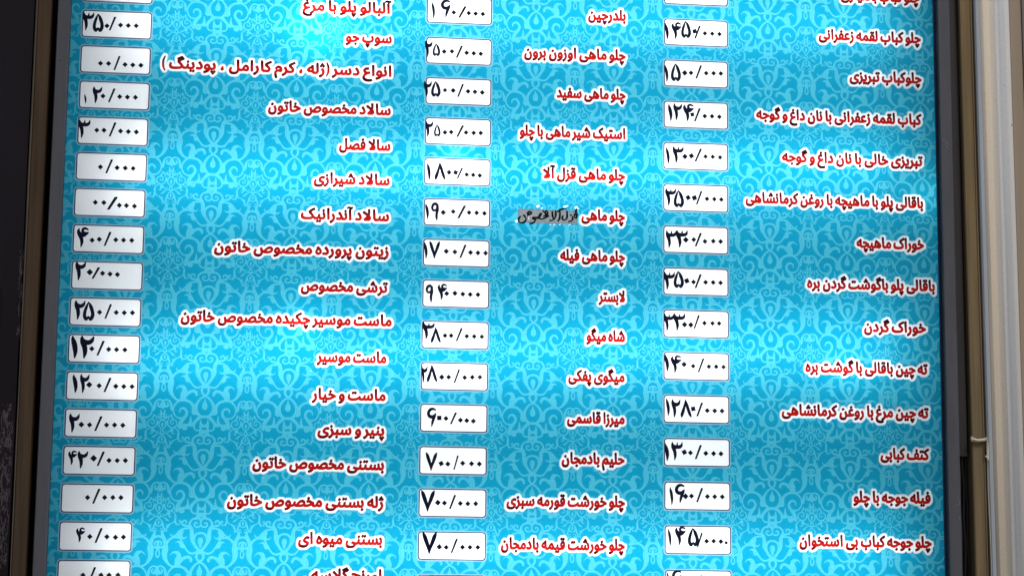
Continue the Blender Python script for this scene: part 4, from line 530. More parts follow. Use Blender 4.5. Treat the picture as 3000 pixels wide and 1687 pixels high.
PRICES = [  # column, centre x, centre y, marks
    ('L', -496.3, 40.7, [(3, -49.1, -16.8, 16.4, 26.9), (5, -34.2, -15.3, 15.6, 27.3), ('o', -14.0, 2.5, 0, 0), ('o', 5.2, 0.6, 0, 0), ('o', 16.3, 0.8, 0, 0), ('o', 27.6, 0.7, 0, 0), ('/', -10.1, -11.7, 7.6, 20.6)]),
    ('L', -496.1, 93.2, [('o', -21.2, 5.7, 0, 0), ('o', -9.8, 5.6, 0, 0), ('o', 13.7, 6.2, 0, 0), ('o', 24.7, 6.4, 0, 0), ('o', 36.2, 6.5, 0, 0), ('/', -1.4, -6.1, 7.2, 21.2)]),
    ('L', -495.7, 145.5, [(1, -42.7, -0.5, 3.4, 13.9), (2, -31.0, -12.2, 13.4, 24.5), ('o', -16.1, 1.5, 0, 0), ('o', 7.5, 1.6, 0, 0), ('o', 18.5, 1.8, 0, 0), ('o', 29.9, 1.8, 0, 0), ('/', -7.8, -10.4, 7.8, 20.7)]),
    ('L', -495.8, 198.1, [(3, -49.2, -15.7, 17.1, 26.9), ('B', -22.7, -0.8, 3.8, 0), ('o', -12.6, -1.0, 0, 0), ('o', 10.8, -0.6, 0, 0), ('o', 21.8, -0.2, 0, 0), ('o', 33.2, 0.0, 0, 0), ('/', -4.5, -13.2, 7.8, 21.0)]),
    ('L', -495.8, 250.2, [('o', -15.5, 0.5, 0, 0), ('o', 8.0, 0.9, 0, 0), ('o', 19.6, 1.0, 0, 0), ('o', 30.7, 1.2, 0, 0), ('/', -7.2, -11.0, 7.9, 20.5)]),
    ('L', -496.1, 302.3, [('o', -20.2, 0.0, 0, 0), ('o', -8.3, 0.0, 0, 0), ('o', 13.6, 3.2, 0, 0), ('o', 23.6, 3.3, 0, 0), ('o', 34.9, 3.8, 0, 0), ('/', -2.2, -8.9, 11.6, 19.0)]),
    ('L', -495.8, 354.8, [(4, -44.5, -16.4, 16.8, 28.9), ('B', -22.8, 2.2, 3.9, 0), ('o', -12.8, 0.6, 0, 0), ('o', 10.3, 0.7, 0, 0), ('o', 21.2, 0.8, 0, 0), ('o', 32.7, 0.9, 0, 0), ('/', -5.3, -10.7, 7.9, 20.6)]),
    ('L', -495.6, 407.3, [(2, -44.8, -19.6, 14.7, 27.3), ('B', -24.4, -4.4, 4.7, 0), ('o', -6.5, -3.3, 0, 0), ('o', 4.0, -2.5, 0, 0), ('o', 14.3, -2.0, 0, 0), ('/', -20.3, -11.8, 8.8, 16.7)]),
    ('L', -496.0, 459.3, [(2, -43.3, -16.0, 15.1, 27.6), (5, -31.1, -14.3, 16.1, 27.2), ('o', -8.0, 0.4, 0, 0), ('o', 15.2, 0.2, 0, 0), ('o', 26.4, 0.3, 0, 0), ('o', 37.8, 0.0, 0, 0), ('/', -0.0, -11.7, 7.6, 21.0)]),
    ('L', -495.8, 511.6, [(1, -45.9, -18.2, 9.4, 32.4), (2, -33.6, -18.3, 19.6, 32.4), ('o', -16.9, 0.2, 0, 0), ('o', 6.5, 0.4, 0, 0), ('o', 17.5, 0.6, 0, 0), ('o', 29.1, 0.7, 0, 0), ('/', -9.0, -11.6, 8.4, 21.1)]),
    ('L', -496.3, 564.2, [(1, -41.3, -15.9, 7.4, 26.1), (2, -31.0, -16.6, 13.1, 26.9), ('B', -17.9, -1.6, 4.5, 0), ('o', -4.1, -0.5, 0, 0), ('o', 19.0, -0.2, 0, 0), ('o', 30.1, -0.1, 0, 0), ('o', 41.5, -0.3, 0, 0), ('/', 3.3, -12.2, 8.0, 20.5)]),
    ('L', -496.1, 616.4, [(2, -44.0, -13.1, 14.6, 26.5), ('B', -26.6, 2.3, 4.3, 0), ('o', -15.3, 2.5, 0, 0), ('o', 8.1, 2.2, 0, 0), ('o', 19.2, 2.0, 0, 0), ('o', 30.6, 2.2, 0, 0), ('/', -7.5, -10.0, 8.3, 20.8)]),
    ('L', -496.2, 668.6, [(4, -42.9, -13.5, 12.2, 20.1), (2, -30.0, -13.2, 14.4, 24.4), ('B', -7.7, -3.2, 4.9, 0), ('o', 13.6, -0.6, 0, 0), ('o', 24.9, -0.6, 0, 0), ('o', 36.2, -0.8, 0, 0), ('/', -2.0, -12.9, 8.1, 20.3)]),
    ('L', -496.6, 721.1, [('o', -13.4, -1.1, 0, 0), ('o', 10.0, -1.5, 0, 0), ('o', 21.3, -1.7, 0, 0), ('o', 32.4, -1.7, 0, 0), ('/', -5.7, -13.6, 8.3, 20.9)]),
    ('L', -497.0, 773.6, [(4, -26.9, -12.2, 12.5, 20.5), ('o', -7.7, 0.3, 0, 0), ('o', 15.7, 0.2, 0, 0), ('o', 27.5, 0.8, 0, 0), ('o', 38.4, 0.3, 0, 0), ('/', 0.2, -11.8, 8.1, 20.6)]),
    ('L', -497.1, 826.3, [('o', -14.8, 0.6, 0, 0), ('o', 9.8, 0.3, 0, 0), ('o', 20.8, 0.2, 0, 0), ('o', 33.0, 0.0, 0, 0), ('/', -6.2, -10.7, 7.8, 20.7)]),
    ('M', -0.4, -1.6, [(1, -41.3, -11.5, 5.2, 25.1), (6, -27.8, -16.2, 14.4, 27.5), ('o', -8.5, 3.1, 0, 0), ('o', 13.6, 3.2, 0, 0), ('o', 23.9, 3.6, 0, 0), ('o', 34.6, 3.8, 0, 0), ('/', -0.7, -7.2, 9.8, 18.1)]),
    ('M', -0.3, 60.0, [(2, -50.4, -14.4, 11.4, 25.2), (5, -38.9, -10.6, 11.4, 19.2), ('o', -21.8, 1.3, 0, 0), ('o', -10.4, 0.6, 0, 0), ('o', 11.3, 1.9, 0, 0), ('o', 21.7, 2.3, 0, 0), ('o', 32.2, 2.5, 0, 0), ('/', -3.6, -9.0, 8.3, 19.0)]),
    ('M', -0.1, 120.7, [(2, -51.3, -14.4, 12.0, 24.8), (5, -40.3, -14.5, 14.1, 23.6), ('B', -20.0, -1.4, 3.5, 0), ('o', -7.9, -1.4, 0, 0), ('o', 13.9, -0.8, 0, 0), ('o', 24.1, -0.5, 0, 0), ('o', 34.9, -0.1, 0, 0), ('/', -0.9, -12.0, 7.6, 19.9)]),
    ('M', -0.1, 180.7, [(2, -48.2, -14.7, 12.0, 23.8), (5, -35.2, -9.6, 9.9, 17.9), ('o', -19.0, 1.8, 0, 0), ('o', -9.9, 1.0, 0, 0), ('o', 11.8, 0.9, 0, 0), ('o', 23.0, 1.1, 0, 0), ('o', 33.4, 0.7, 0, 0), ('/', -1.3, -9.8, 8.9, 17.9)]),
    ('M', -0.0, 240.5, [(1, -44.7, -12.2, 5.8, 26.2), (8, -33.2, -13.4, 16.1, 26.2), ('B', -12.2, 1.1, 4.1, 8), ('B', -2.7, 1.0, 4.3, -25), ('o', 13.5, 3.6, 0, 0), ('o', 23.0, 3.9, 0, 0), ('o', 32.7, 4.2, 0, 0), ('/', -0.1, -6.7, 7.4, 16.6)]),
    ('M', 0.2, 300.8, [(1, -46.4, -12.5, 5.7, 23.3), (9, -38.0, -14.3, 11.7, 27.1), ('B', -20.1, 0.3, 4.3, 0), ('o', -5.6, -1.4, 0, 0), ('o', 17.5, -0.6, 0, 0), ('o', 28.6, -0.6, 0, 0), ('o', 40.0, -0.3, 0, 0), ('/', 1.8, -11.1, 10.0, 19.5)]),
    ('M', 0.1, 360.3, [(1, -47.2, -15.1, 5.5, 24.2), (7, -39.3, -16.8, 15.4, 25.9), ('B', -14.7, -2.3, 4.1, 0), ('o', -2.2, -1.7, 0, 0), ('o', 20.6, -1.5, 0, 0), ('o', 31.3, -1.2, 0, 0), ('o', 42.5, -1.3, 0, 0), ('/', 5.6, -12.9, 7.9, 19.8)]),
    ('M', 0.3, 420.1, [(9, -43.9, -13.1, 11.2, 26.1), (4, -26.6, -14.7, 13.9, 24.1), ('B', -1.4, -1.1, 4.1, 0), ('o', -13.3, -0.4, 0, 0), ('o', 10.0, -0.2, 0, 0), ('o', 20.7, 0.1, 0, 0), ('o', 32.0, 0.0, 0, 0)]),
    ('M', 0.2, 479.8, [(3, -47.4, -17.8, 17.7, 25.0), (8, -35.1, -10.9, 14.6, 22.9), ('o', -14.7, 1.0, 0, 0), ('o', -5.8, 0.8, 0, 0), ('o', 16.7, 1.1, 0, 0), ('o', 27.5, 1.2, 0, 0), ('o', 38.5, 1.2, 0, 0), ('/', 1.7, -10.8, 7.9, 19.7)]),
    ('M', 0.1, 539.6, [(2, -48.2, -15.2, 9.5, 26.0), (8, -39.8, -16.5, 15.2, 25.4), ('B', -18.4, 1.1, 4.3, 0), ('o', -8.4, 0.9, 0, 0), ('o', 14.5, 1.0, 0, 0), ('o', 25.5, 0.3, 0, 0), ('o', 36.5, -0.1, 0, 0), ('/', -0.4, -10.7, 7.2, 19.9)]),
    ('M', 0.0, 599.4, [(6, -38.7, -14.8, 13.5, 27.5), ('B', -20.9, -0.2, 4.5, 40), ('o', -11.3, 0.4, 0, 0), ('o', 9.4, 2.4, 0, 0), ('o', 18.5, 2.8, 0, 0), ('o', 28.0, 3.4, 0, 0), ('/', -4.5, -8.6, 7.7, 17.0)]),
    ('M', -0.2, 659.8, [(7, -39.2, -11.6, 16.3, 26.3), ('B', -17.0, 4.2, 4.2, 20), ('o', -7.5, 4.7, 0, 0), ('o', 13.7, 3.3, 0, 0), ('o', 26.4, 3.7, 0, 0), ('o', 37.5, 3.9, 0, 0), ('/', 1.3, -7.7, 5.6, 20.6)]),
    ('M', -0.1, 719.7, [(7, -45.0, -17.7, 19.5, 30.3), ('B', -21.0, -0.3, 4.4, 0), ('o', -11.6, 0.1, 0, 0), ('o', 11.0, 0.4, 0, 0), ('o', 21.7, 0.6, 0, 0), ('o', 33.0, 0.4, 0, 0), ('/', -4.0, -11.7, 7.8, 20.3)]),
    ('M', -0.1, 780.2, [(7, -42.2, -19.4, 20.6, 31.2), ('B', -17.9, 1.4, 4.4, 10), ('o', -8.1, 1.9, 0, 0), ('o', 15.0, 1.4, 0, 0), ('o', 25.6, 1.4, 0, 0), ('o', 36.7, 1.3, 0, 0), ('/', -0.8, -10.6, 8.1, 20.4)]),
    ('R', 353.8, 17.3, [(1, -47.6, -13.8, 6.4, 25.8), (4, -37.4, -15.5, 15.3, 26.2), (5, -22.7, -18.1, 15.3, 26.6), ('B', -2.1, -2.4, 4.5, 30), ('o', 13.4, 0.2, 0, 0), ('o', 24.5, 0.3, 0, 0), ('o', 35.5, 0.3, 0, 0), ('/', -1.8, -11.5, 7.9, 20.4)]),
    ('R', 353.4, 80.2, [(1, -47.3, -12.2, 5.7, 26.0), (5, -37.9, -15.0, 15.4, 27.2), ('B', -16.9, -1.0, 4.6, 0), ('o', -7.5, -1.4, 0, 0), ('o', 15.5, -1.8, 0, 0), ('o', 26.6, -2.1, 0, 0), ('o', 37.7, -2.3, 0, 0), ('/', 0.2, -13.7, 7.9, 20.7)]),
    ('R', 353.2, 142.8, [(1, -42.0, -15.4, 6.7, 25.4), (2, -34.1, -16.9, 13.4, 25.8), (4, -19.5, -16.9, 16.4, 26.5), ('B', -5.5, -0.7, 3.9, 35), ('o', 13.2, 1.1, 0, 0), ('o', 24.1, 1.0, 0, 0), ('o', 35.3, 1.2, 0, 0), ('/', -2.0, -10.9, 8.1, 20.5)]),
    ('R', 352.8, 205.4, [(1, -45.0, -13.0, 5.9, 25.8), (3, -35.0, -14.7, 16.9, 26.0), ('B', -16.5, 0.6, 4.6, 0), ('B', -6.7, -0.7, 4.6, 6), ('o', 14.4, -0.3, 0, 0), ('o', 25.3, -0.3, 0, 0), ('o', 36.4, -0.1, 0, 0), ('/', -0.9, -12.4, 9.1, 20.0)]),
    ('R', 352.6, 268.0, [(3, -46.0, -13.9, 16.7, 26.2), (5, -33.3, -11.5, 15.8, 26.0), ('B', -11.6, -0.5, 4.6, 15), ('B', -2.2, -0.4, 4.9, 30), ('o', 16.6, 0.5, 0, 0), ('o', 27.6, 0.6, 0, 0), ('o', 38.2, 0.7, 0, 0), ('/', 1.0, -11.3, 7.8, 20.7)]),
    ('R', 352.5, 330.3, [(3, -45.1, -13.3, 16.5, 26.2), (3, -30.1, -14.1, 18.1, 26.1), ('B', -15.1, 0.3, 4.6, 0), ('o', -3.3, -0.3, 0, 0), ('o', 13.4, 1.8, 0, 0), ('o', 25.8, 1.1, 0, 0), ('o', 36.9, 1.2, 0, 0), ('/', -0.7, -10.7, 8.3, 20.5)]),
    ('R', 352.4, 392.5, [(3, -48.2, -13.7, 16.9, 26.4), (5, -33.3, -15.4, 15.4, 25.2), ('B', -13.7, -1.1, 4.6, 18), ('o', -3.7, 0.4, 0, 0), ('o', 14.2, 0.3, 0, 0), ('o', 25.4, 0.3, 0, 0), ('o', 36.6, 0.4, 0, 0), ('/', -1.0, -11.5, 8.2, 20.8)]),
    ('R', 352.5, 454.7, [(3, -48.2, -14.6, 15.7, 26.2), (3, -34.0, -15.2, 17.9, 25.8), ('B', -17.4, 1.3, 4.5, 0), ('B', -8.1, 1.5, 4.5, 0), ('o', 12.1, -1.6, 0, 0), ('o', 24.1, -1.6, 0, 0), ('o', 34.0, -1.8, 0, 0), ('/', -3.1, -13.4, 7.4, 20.4)]),
    ('R', 352.6, 516.8, [(1, -47.3, -17.0, 6.9, 25.3), (4, -38.1, -15.9, 15.9, 26.0), ('B', -18.3, -2.6, 4.5, 0), ('o', -5.0, -0.4, 0, 0), ('o', 18.3, -0.1, 0, 0), ('o', 29.1, -0.2, 0, 0), ('o', 40.1, -0.2, 0, 0), ('/', 2.7, -12.1, 8.0, 20.6)]),
    ('R', 352.5, 579.3, [(1, -45.1, -15.8, 5.8, 26.0), (2, -37.1, -14.4, 13.5, 26.7), (8, -23.6, -14.2, 16.3, 26.4), ('B', -5.0, -0.7, 4.4, 35), ('o', 15.7, 1.4, 0, 0), ('o', 26.7, 1.5, 0, 0), ('o', 37.6, 1.5, 0, 0), ('/', 0.7, -10.2, 7.8, 20.3)]),
    ('R', 353.0, 641.7, [(1, -48.1, -13.2, 7.1, 26.0), (3, -38.0, -14.9, 17.0, 26.6), ('B', -18.7, -0.2, 4.4, 12), ('o', -9.7, 0.5, 0, 0), ('o', 12.8, 0.9, 0, 0), ('o', 24.3, 1.0, 0, 0), ('o', 35.2, 1.1, 0, 0), ('/', -2.2, -11.1, 8.1, 20.6)]),
    ('R', 353.4, 704.3, [(1, -40.8, -12.6, 5.5, 25.7), (6, -33.1, -17.3, 14.5, 27.7), ('B', -17.5, 0.5, 4.5, 0), ('o', -8.8, -0.0, 0, 0), ('o', 14.5, 0.3, 0, 0), ('o', 25.2, 0.4, 0, 0), ('o', 36.4, 0.4, 0, 0), ('/', -0.8, -11.9, 7.9, 20.6)]),
    ('R', 353.9, 767.0, [(1, -43.8, -15.8, 5.2, 25.5), (4, -33.6, -19.5, 15.8, 27.6), (5, -14.9, -17.3, 16.4, 26.5), ('B', 41.2, 3.2, 2.9, 40), ('o', 12.6, 1.4, 0, 0), ('o', 22.8, 1.2, 0, 0), ('o', 33.5, 1.6, 0, 0), ('/', -0.8, -10.5, 6.8, 20.7)]),
    ('R', 354.2, 830.1, [(1, -46.2, -18.1, 4.8, 23.8), (6, -38.5, -20.3, 14.4, 25.0), ('o', -14.5, 0.7, 0, 0), ('o', 11.9, 0.4, 0, 0), ('o', 22.2, 0.5, 0, 0), ('o', 32.8, 0.6, 0, 0), ('/', -2.0, -13.6, 6.8, 20.2)]),
    ('L', -496.7, -12.1, []),
    ('R', 354.0, -45.7, []),
    ('M', -0.1, 840.8, []),
]
HAND = [[(92.6, 303.6), (90.3, 307.6), (91.0, 311.5), (95.3, 313.1), (99.5, 310.8), (101.2, 306.8), (99.4, 303.4), (97.7, 301.8)], [(103.3, 300.3), (104.5, 296.8), (107.5, 295.8), (109.2, 297.5), (106.7, 299.7), (104.6, 300.2), (104.1, 302.4)], [(113.6, 304.3), (111.4, 304.8), (110.6, 306.1), (113.2, 306.9), (114.9, 305.1), (114.9, 308.1), (113.2, 311.2), (110.2, 313.0), (106.4, 313.4)], [(114.9, 306.0), (117.0, 304.2), (118.7, 305.8), (120.0, 301.9), (122.1, 299.3), (124.0, 298.3), (121.7, 301.9), (120.4, 304.5), (123.4, 306.6), (127.7, 305.1), (133.7, 301.5)], [(125.9, 294.6), (126.1, 294.8)], [(130.9, 299.8), (128.9, 296.4), (130.8, 293.8), (132.8, 296.3), (131.5, 299.8), (126.8, 302.1)], [(144.4, 293.8), (144.8, 299.4), (142.3, 306.0), (136.3, 308.3)], [(139.6, 295.2), (140.1, 301.7), (141.9, 306.0)], [(150.8, 294.9), (150.4, 304.4), (147.9, 308.8)], [(147.4, 294.6), (153.3, 290.9), (160.2, 289.4)], [(161.1, 293.7), (161.4, 302.3), (159.0, 306.3), (155.6, 306.4), (154.3, 303.4), (155.6, 300.4)], [(169.3, 301.7), (169.8, 304.7), (167.6, 307.8), (164.2, 308.8)], [(166.9, 299.1), (167.0, 299.2)], [(176.2, 297.5), (172.7, 298.1), (172.3, 302.0), (174.9, 303.2), (176.0, 298.4)], [(175.5, 290.2), (174.0, 294.1), (175.9, 294.7)]]
TAPE = (89.3, 292.1, 176.5, 312.5)
PEEKS = [(87.7, 310.4), (118.6, 287.2), (124.6, 290.0), (158.3, 286.9), (161.8, 285.8), (174.9, 287.4), (177.9, 289.3), (136.8, 314.2), (142.9, 314.0), (150.9, 313.5), (165.5, 313.6)]


# x, y (mm on the sheet) and depth (m) of lamps added close behind it to imitate glare
ADDED_BULBS = [(-207, 34, .034, 220), (-1, 214, .028, 55), (-221, 472, .030, 50), (575, 518, .034, 34), (704, 250, .036, 50)]
# ---------------------------------------------------------------- objects and materials
COL = SC.collection


def tag(o, label=None, cat=None, group=None, kind=None):
    for k, v in (('label', label), ('category', cat), ('group', group), ('kind', kind)):
        if v:
            o[k] = v
    return o


def empty(name, loc=(0, 0, 0)):
    o = bpy.data.objects.new(name, None)
    o.location = loc
    o.empty_display_size = .05
    COL.objects.link(o)
    return o


def obj(name, mesh, mats=(), parent=None, loc=None):
    o = bpy.data.objects.new(name, mesh)
    COL.objects.link(o)
    if parent:
        o.parent = parent
    if loc is not None:
        o.location = loc
    for m in (mats if isinstance(mats, (list, tuple)) else [mats]):
        if not any(x == m for x in mesh.materials):
            mesh.materials.append(m)
    return o


def mesh_from(name, V, Fc, idx=None):
    me = bpy.data.meshes.new(name)
    V = np.asarray(V, dtype=np.float32).reshape(-1, 3)
    Fc = [tuple(f) for f in Fc] if not isinstance(Fc, np.ndarray) else Fc
    if isinstance(Fc, np.ndarray):
        n = len(Fc)
        me.vertices.add(len(V))
        me.vertices.foreach_set('co', V.ravel())
        me.loops.add(n * 3)
        me.loops.foreach_set('vertex_index', Fc.astype(np.int32).ravel())
        me.polygons.add(n)
        me.polygons.foreach_set('loop_start', np.arange(0, n * 3, 3, dtype=np.int32))
        if idx is not None:
            me.polygons.foreach_set('material_index', np.asarray(idx, dtype=np.int32))
        me.update(calc_edges=True)
        me.shade_flat()
    else:
        me.from_pydata(V.tolist(), [], Fc)
        me.update()
    return me


def boxes_mesh(name, L, bevel=0.0):
    """several boxes (x0, x1, y0, y1, z0, z1) as one mesh, edges chamfered"""
    V, Fc = [], []
    for x0, x1, y0, y1, z0, z1 in L:
        b = min(bevel, (x1 - x0) / 3, (y1 - y0) / 3, (z1 - z0) / 3)
        if b <= 0:
            k = len(V)
            V += [(x, y, z) for z in (z0, z1) for y in (y0, y1) for x in (x0, x1)]
            Fc += [[k + i for i in f] for f in ((0, 2, 3, 1), (4, 5, 7, 6), (0, 1, 5, 4), (2, 6, 7, 3), (0, 4, 6, 2), (1, 3, 7, 5))]
        else:
            # octagonal section in x-y, plain ends
            k = len(V)
            ring = [(x0 + b, y0), (x1 - b, y0), (x1, y0 + b), (x1, y1 - b), (x1 - b, y1), (x0 + b, y1), (x0, y1 - b), (x0, y0 + b)]
            V += [(x, y, z) for z in (z0, z1) for x, y in ring]
            for i in range(8):
                j = (i + 1) % 8
                Fc.append([k + i, k + j, k + 8 + j, k + 8 + i])
            Fc.append([k + 7 - i for i in range(8)])
            Fc.append([k + 8 + i for i in range(8)])
    return mesh_from(name, V, Fc)


def tube_mesh(name, pts, r, seg=8, caps=True):
    V, Fc = [], []
    P = [Vector(p) for p in pts]
    for i, p in enumerate(P):
        t = (P[min(i + 1, len(P) - 1)] - P[max(i - 1, 0)]).normalized()
        up = Vector((0, 0, 1)) if abs(t.z) < .9 else Vector((0, 1, 0))
        a = t.cross(up).normalized()
        b = t.cross(a)
        rr = r[i] if isinstance(r, (list, tuple)) else r
        for k in range(seg):
            th = 2 * math.pi * k / seg
            V.append(p + a * math.cos(th) * rr + b * math.sin(th) * rr)
    for i in range(len(P) - 1):
        for k in range(seg):
            Fc.append([i * seg + k, i * seg + (k + 1) % seg, (i + 1) * seg + (k + 1) % seg, (i + 1) * seg + k])
    if caps:
        Fc.append(list(range(seg)))
        Fc.append([(len(P) - 1) * seg + k for k in reversed(range(seg))])
    me = mesh_from(name, [tuple(v) for v in V], Fc)
    for p in me.polygons:
        p.use_smooth = True
    return me


class Nodes:
    def __init__(s, name):
        s.m = bpy.data.materials.new(name)
        s.m.use_nodes = True
        s.t = s.m.node_tree
        s.t.nodes.clear()
        s.out = s.t.nodes.new('ShaderNodeOutputMaterial')

    def n(s, kind, **kw):
        nd = s.t.nodes.new('ShaderNode' + kind)
        for k, v in kw.items():
            if k in nd.inputs:
                nd.inputs[k].default_value = v
            else:
                setattr(nd, k, v)
        return nd

    def l(s, a, b):
        s.t.links.new(a, b)


def varied(N, colour, amount, scale, coords='Object', stretch=(1, 1, 1), detail=4):
    """colour with a little real mottling"""
    tc = N.n('TexCoord')
    mp = N.n('Mapping')
    mp.inputs['Scale'].default_value = stretch
    N.l(tc.outputs[coords], mp.inputs[0])
    nz = N.n('TexNoise', Scale=scale, Detail=detail, Roughness=.6)
    N.l(mp.outputs[0], nz.inputs['Vector'])
    mr = N.n('MapRange')
    mr.inputs[1].default_value, mr.inputs[2].default_value = .3, .7
    mr.inputs[3].default_value, mr.inputs[4].default_value = 1 - amount, 1 + amount
    N.l(nz.outputs[0], mr.inputs[0])
    vm = N.n('VectorMath', operation='SCALE')
    if isinstance(colour, (tuple, list)):
        vm.inputs[0].default_value = colour[:3]
    else:
        N.l(colour, vm.inputs[0])
    N.l(mr.outputs[0], vm.inputs['Scale'])
    return vm.outputs[0], nz.outputs[0], mp.outputs[0]


def print_material(name, colour, trans=.84, mottle=.10, ramp=None, rough=.3, gloss=.011):
    """ink on a translucent, slightly glossy sheet lit from behind"""
    N = Nodes(name)
    src = colour
    if ramp:
        tc = N.n('TexCoord')
        sp = N.n('SeparateXYZ')
        N.l(tc.outputs['Object'], sp.inputs[0])
        mr = N.n('MapRange')
        mr.inputs[1].default_value, mr.inputs[2].default_value = -.008, .018
        N.l(sp.outputs['Z'], mr.inputs[0])
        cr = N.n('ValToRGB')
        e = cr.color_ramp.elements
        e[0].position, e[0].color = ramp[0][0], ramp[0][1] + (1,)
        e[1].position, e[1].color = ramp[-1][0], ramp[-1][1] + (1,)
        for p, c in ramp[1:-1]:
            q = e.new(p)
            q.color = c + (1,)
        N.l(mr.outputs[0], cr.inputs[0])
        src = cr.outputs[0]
    c, nz, vec = varied(N, src, mottle, 420)
    di = N.n('BsdfDiffuse', Roughness=.6)
    tr = N.n('BsdfTranslucent')
    N.l(c, di.inputs[0])
    N.l(c, tr.inputs[0])
    m1 = N.n('MixShader')
    m1.inputs[0].default_value = trans
    N.l(di.outputs[0], m1.inputs[1])
    N.l(tr.outputs[0], m1.inputs[2])
    gl = N.n('BsdfGlossy', Roughness=rough)
    m2 = N.n('MixShader')
    m2.inputs[0].default_value = gloss
    N.l(m1.outputs[0], m2.inputs[1])
    N.l(gl.outputs[0], m2.inputs[2])
    N.l(m2.outputs[0], N.out.inputs[0])
    return N.m


def solid(name, colour, rough=.6, mottle=.12, scale=30, stretch=(1, 1, 1), bump=.0, metal=0.0, second=None, second_scale=6, spec=.5):
    N = Nodes(name)
    src = colour
    if second:
        tc = N.n('TexCoord')
        mp = N.n('Mapping')
        mp.inputs['Scale'].default_value = stretch
        N.l(tc.outputs['Object'], mp.inputs[0])
        nz = N.n('TexNoise', Scale=second_scale, Detail=6, Roughness=.65)
        N.l(mp.outputs[0], nz.inputs['Vector'])
        cr = N.n('ValToRGB')
        cr.color_ramp.elements[0].position, cr.color_ramp.elements[0].color = .38, tuple(colour) + (1,)
        cr.color_ramp.elements[1].position, cr.color_ramp.elements[1].color = .62, tuple(second) + (1,)
        N.l(nz.outputs[0], cr.inputs[0])
        src = cr.outputs[0]
    c, nz, vec = varied(N, src, mottle, scale, stretch=stretch, detail=8)
    p = N.n('BsdfPrincipled', Roughness=rough, Metallic=metal)
    p.inputs['Specular IOR Level'].default_value = spec
    N.l(c, p.inputs['Base Color'])
    if bump:
        bp = N.n('Bump', Strength=bump, Distance=.002)
        N.l(nz, bp.inputs['Height'])
        N.l(bp.outputs[0], p.inputs['Normal'])
    N.l(p.outputs[0], N.out.inputs[0])
    return N.m


def lamp_material(name, colour, strength):
    N = Nodes(name)
    e = N.n('Emission', Strength=strength)
    e.inputs[0].default_value = tuple(colour) + (1,)
    N.l(e.outputs[0], N.out.inputs[0])
    return N.m


CY = print_material('cyan_ink', (.004, .278, .445))
PA = print_material('pale_cyan_ink', (.060, .410, .545))
HA = print_material('box_halo_ink', (.22, .40, .53))
WH = print_material('white_print', (.96, .965, .97), mottle=.02)
WB = print_material('white_label', (.95, .96, .97), mottle=.015)
SH = print_material('soft_shadow_ink', (.62, .70, .76), trans=.85)
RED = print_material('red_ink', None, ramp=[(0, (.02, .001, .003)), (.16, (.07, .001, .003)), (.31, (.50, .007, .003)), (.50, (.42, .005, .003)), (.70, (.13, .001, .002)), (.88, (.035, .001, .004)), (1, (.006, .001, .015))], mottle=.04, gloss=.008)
BLK = print_material('black_print', (.004, .005, .009), trans=.3, mottle=.1, gloss=.008)
NAVY = print_material('navy_vinyl', (.004, .004, .022), trans=.3, mottle=.2, rough=.35, gloss=.010)
EDGE = print_material('navy_outline', (.012, .008, .05), trans=.3)
TAPE_M = print_material('grey_tape', (.21, .225, .235), trans=.8, mottle=.35, rough=.2, gloss=.06)
RAIL = solid('grey_aluminium', (.088, .092, .112), rough=.5, mottle=.12, scale=60, stretch=(1, 1, .15), spec=.4)
BOXIN = solid('white_enamel', (.30, .31, .32), rough=.8, mottle=.03)
DARK = solid('dark_gap', (.012, .011, .014), rough=.8, mottle=.3)
BROWNDARK = solid('dark_brown_cover', (.020, .016, .017), rough=.6, mottle=.25, scale=40, stretch=(1, 1, .2))
WOOD_L = solid('brown_wood', (.080, .050, .028), rough=.7, mottle=.3, scale=90, stretch=(1.2, 1, .05), second=(.06, .042, .028), second_scale=16, bump=.35, spec=.2)
WOOD_LE = solid('worn_wood_edge', (.16, .135, .10), rough=.75, mottle=.35, scale=70, stretch=(1, 1, .08), bump=.3, spec=.2)
WOOD_R = solid('olive_brown_wood', (.27, .19, .095), rough=.7, mottle=.25, scale=90, stretch=(1.2, 1, .04), second=(.19, .145, .085), second_scale=20, bump=.35, spec=.2)
TRIM_G = solid('grey_trim', (.46, .50, .55), rough=.6, mottle=.10, scale=40, stretch=(1, 1, .06), bump=.2, spec=.25)
TRIM_B = solid('beige_trim', (.50, .44, .37), rough=.6, mottle=.10, scale=30, stretch=(1.2, 1, .05), second=(.38, .37, .36), second_scale=14, bump=.2, spec=.25)
TRIM_D = solid('brown_beige_trim', (.42, .335, .25), rough=.6, mottle=.14, scale=30, stretch=(1, 1, .05), bump=.2, spec=.25)
DOOR = solid('dark_purple_paint', (.0050, .0028, .0065), rough=.45, mottle=.5, scale=9, stretch=(1, 1, .3), second=(.012, .006, .014), second_scale=3, spec=.25)
FLAKE = solid('pale_residue', (.075, .062, .072), rough=.9, mottle=.6, scale=220)
RAIL_SHADE = solid('navy_rail_shade', (.006, .030, .085), rough=.4, mottle=.2)  # shade beside the rails, put in as colour
PLAST = solid('cream_plastic', (.66, .60, .48), rough=.5, mottle=.1)
SCR = solid('bare_scratch', (.40, .40, .42), rough=.5, mottle=.2)
CABLE = solid('black_cable', (.018, .016, .018), rough=.45, mottle=.1)
TUBE = lamp_material('tube_light', (.95, .98, 1.0), 17.3)


# ---------------------------------------------------------------- flat pieces from fields
def w(x, yd):                                 # millimetres on the sheet -> metres
    return x / 1000.0, TOP - yd / 1000.0


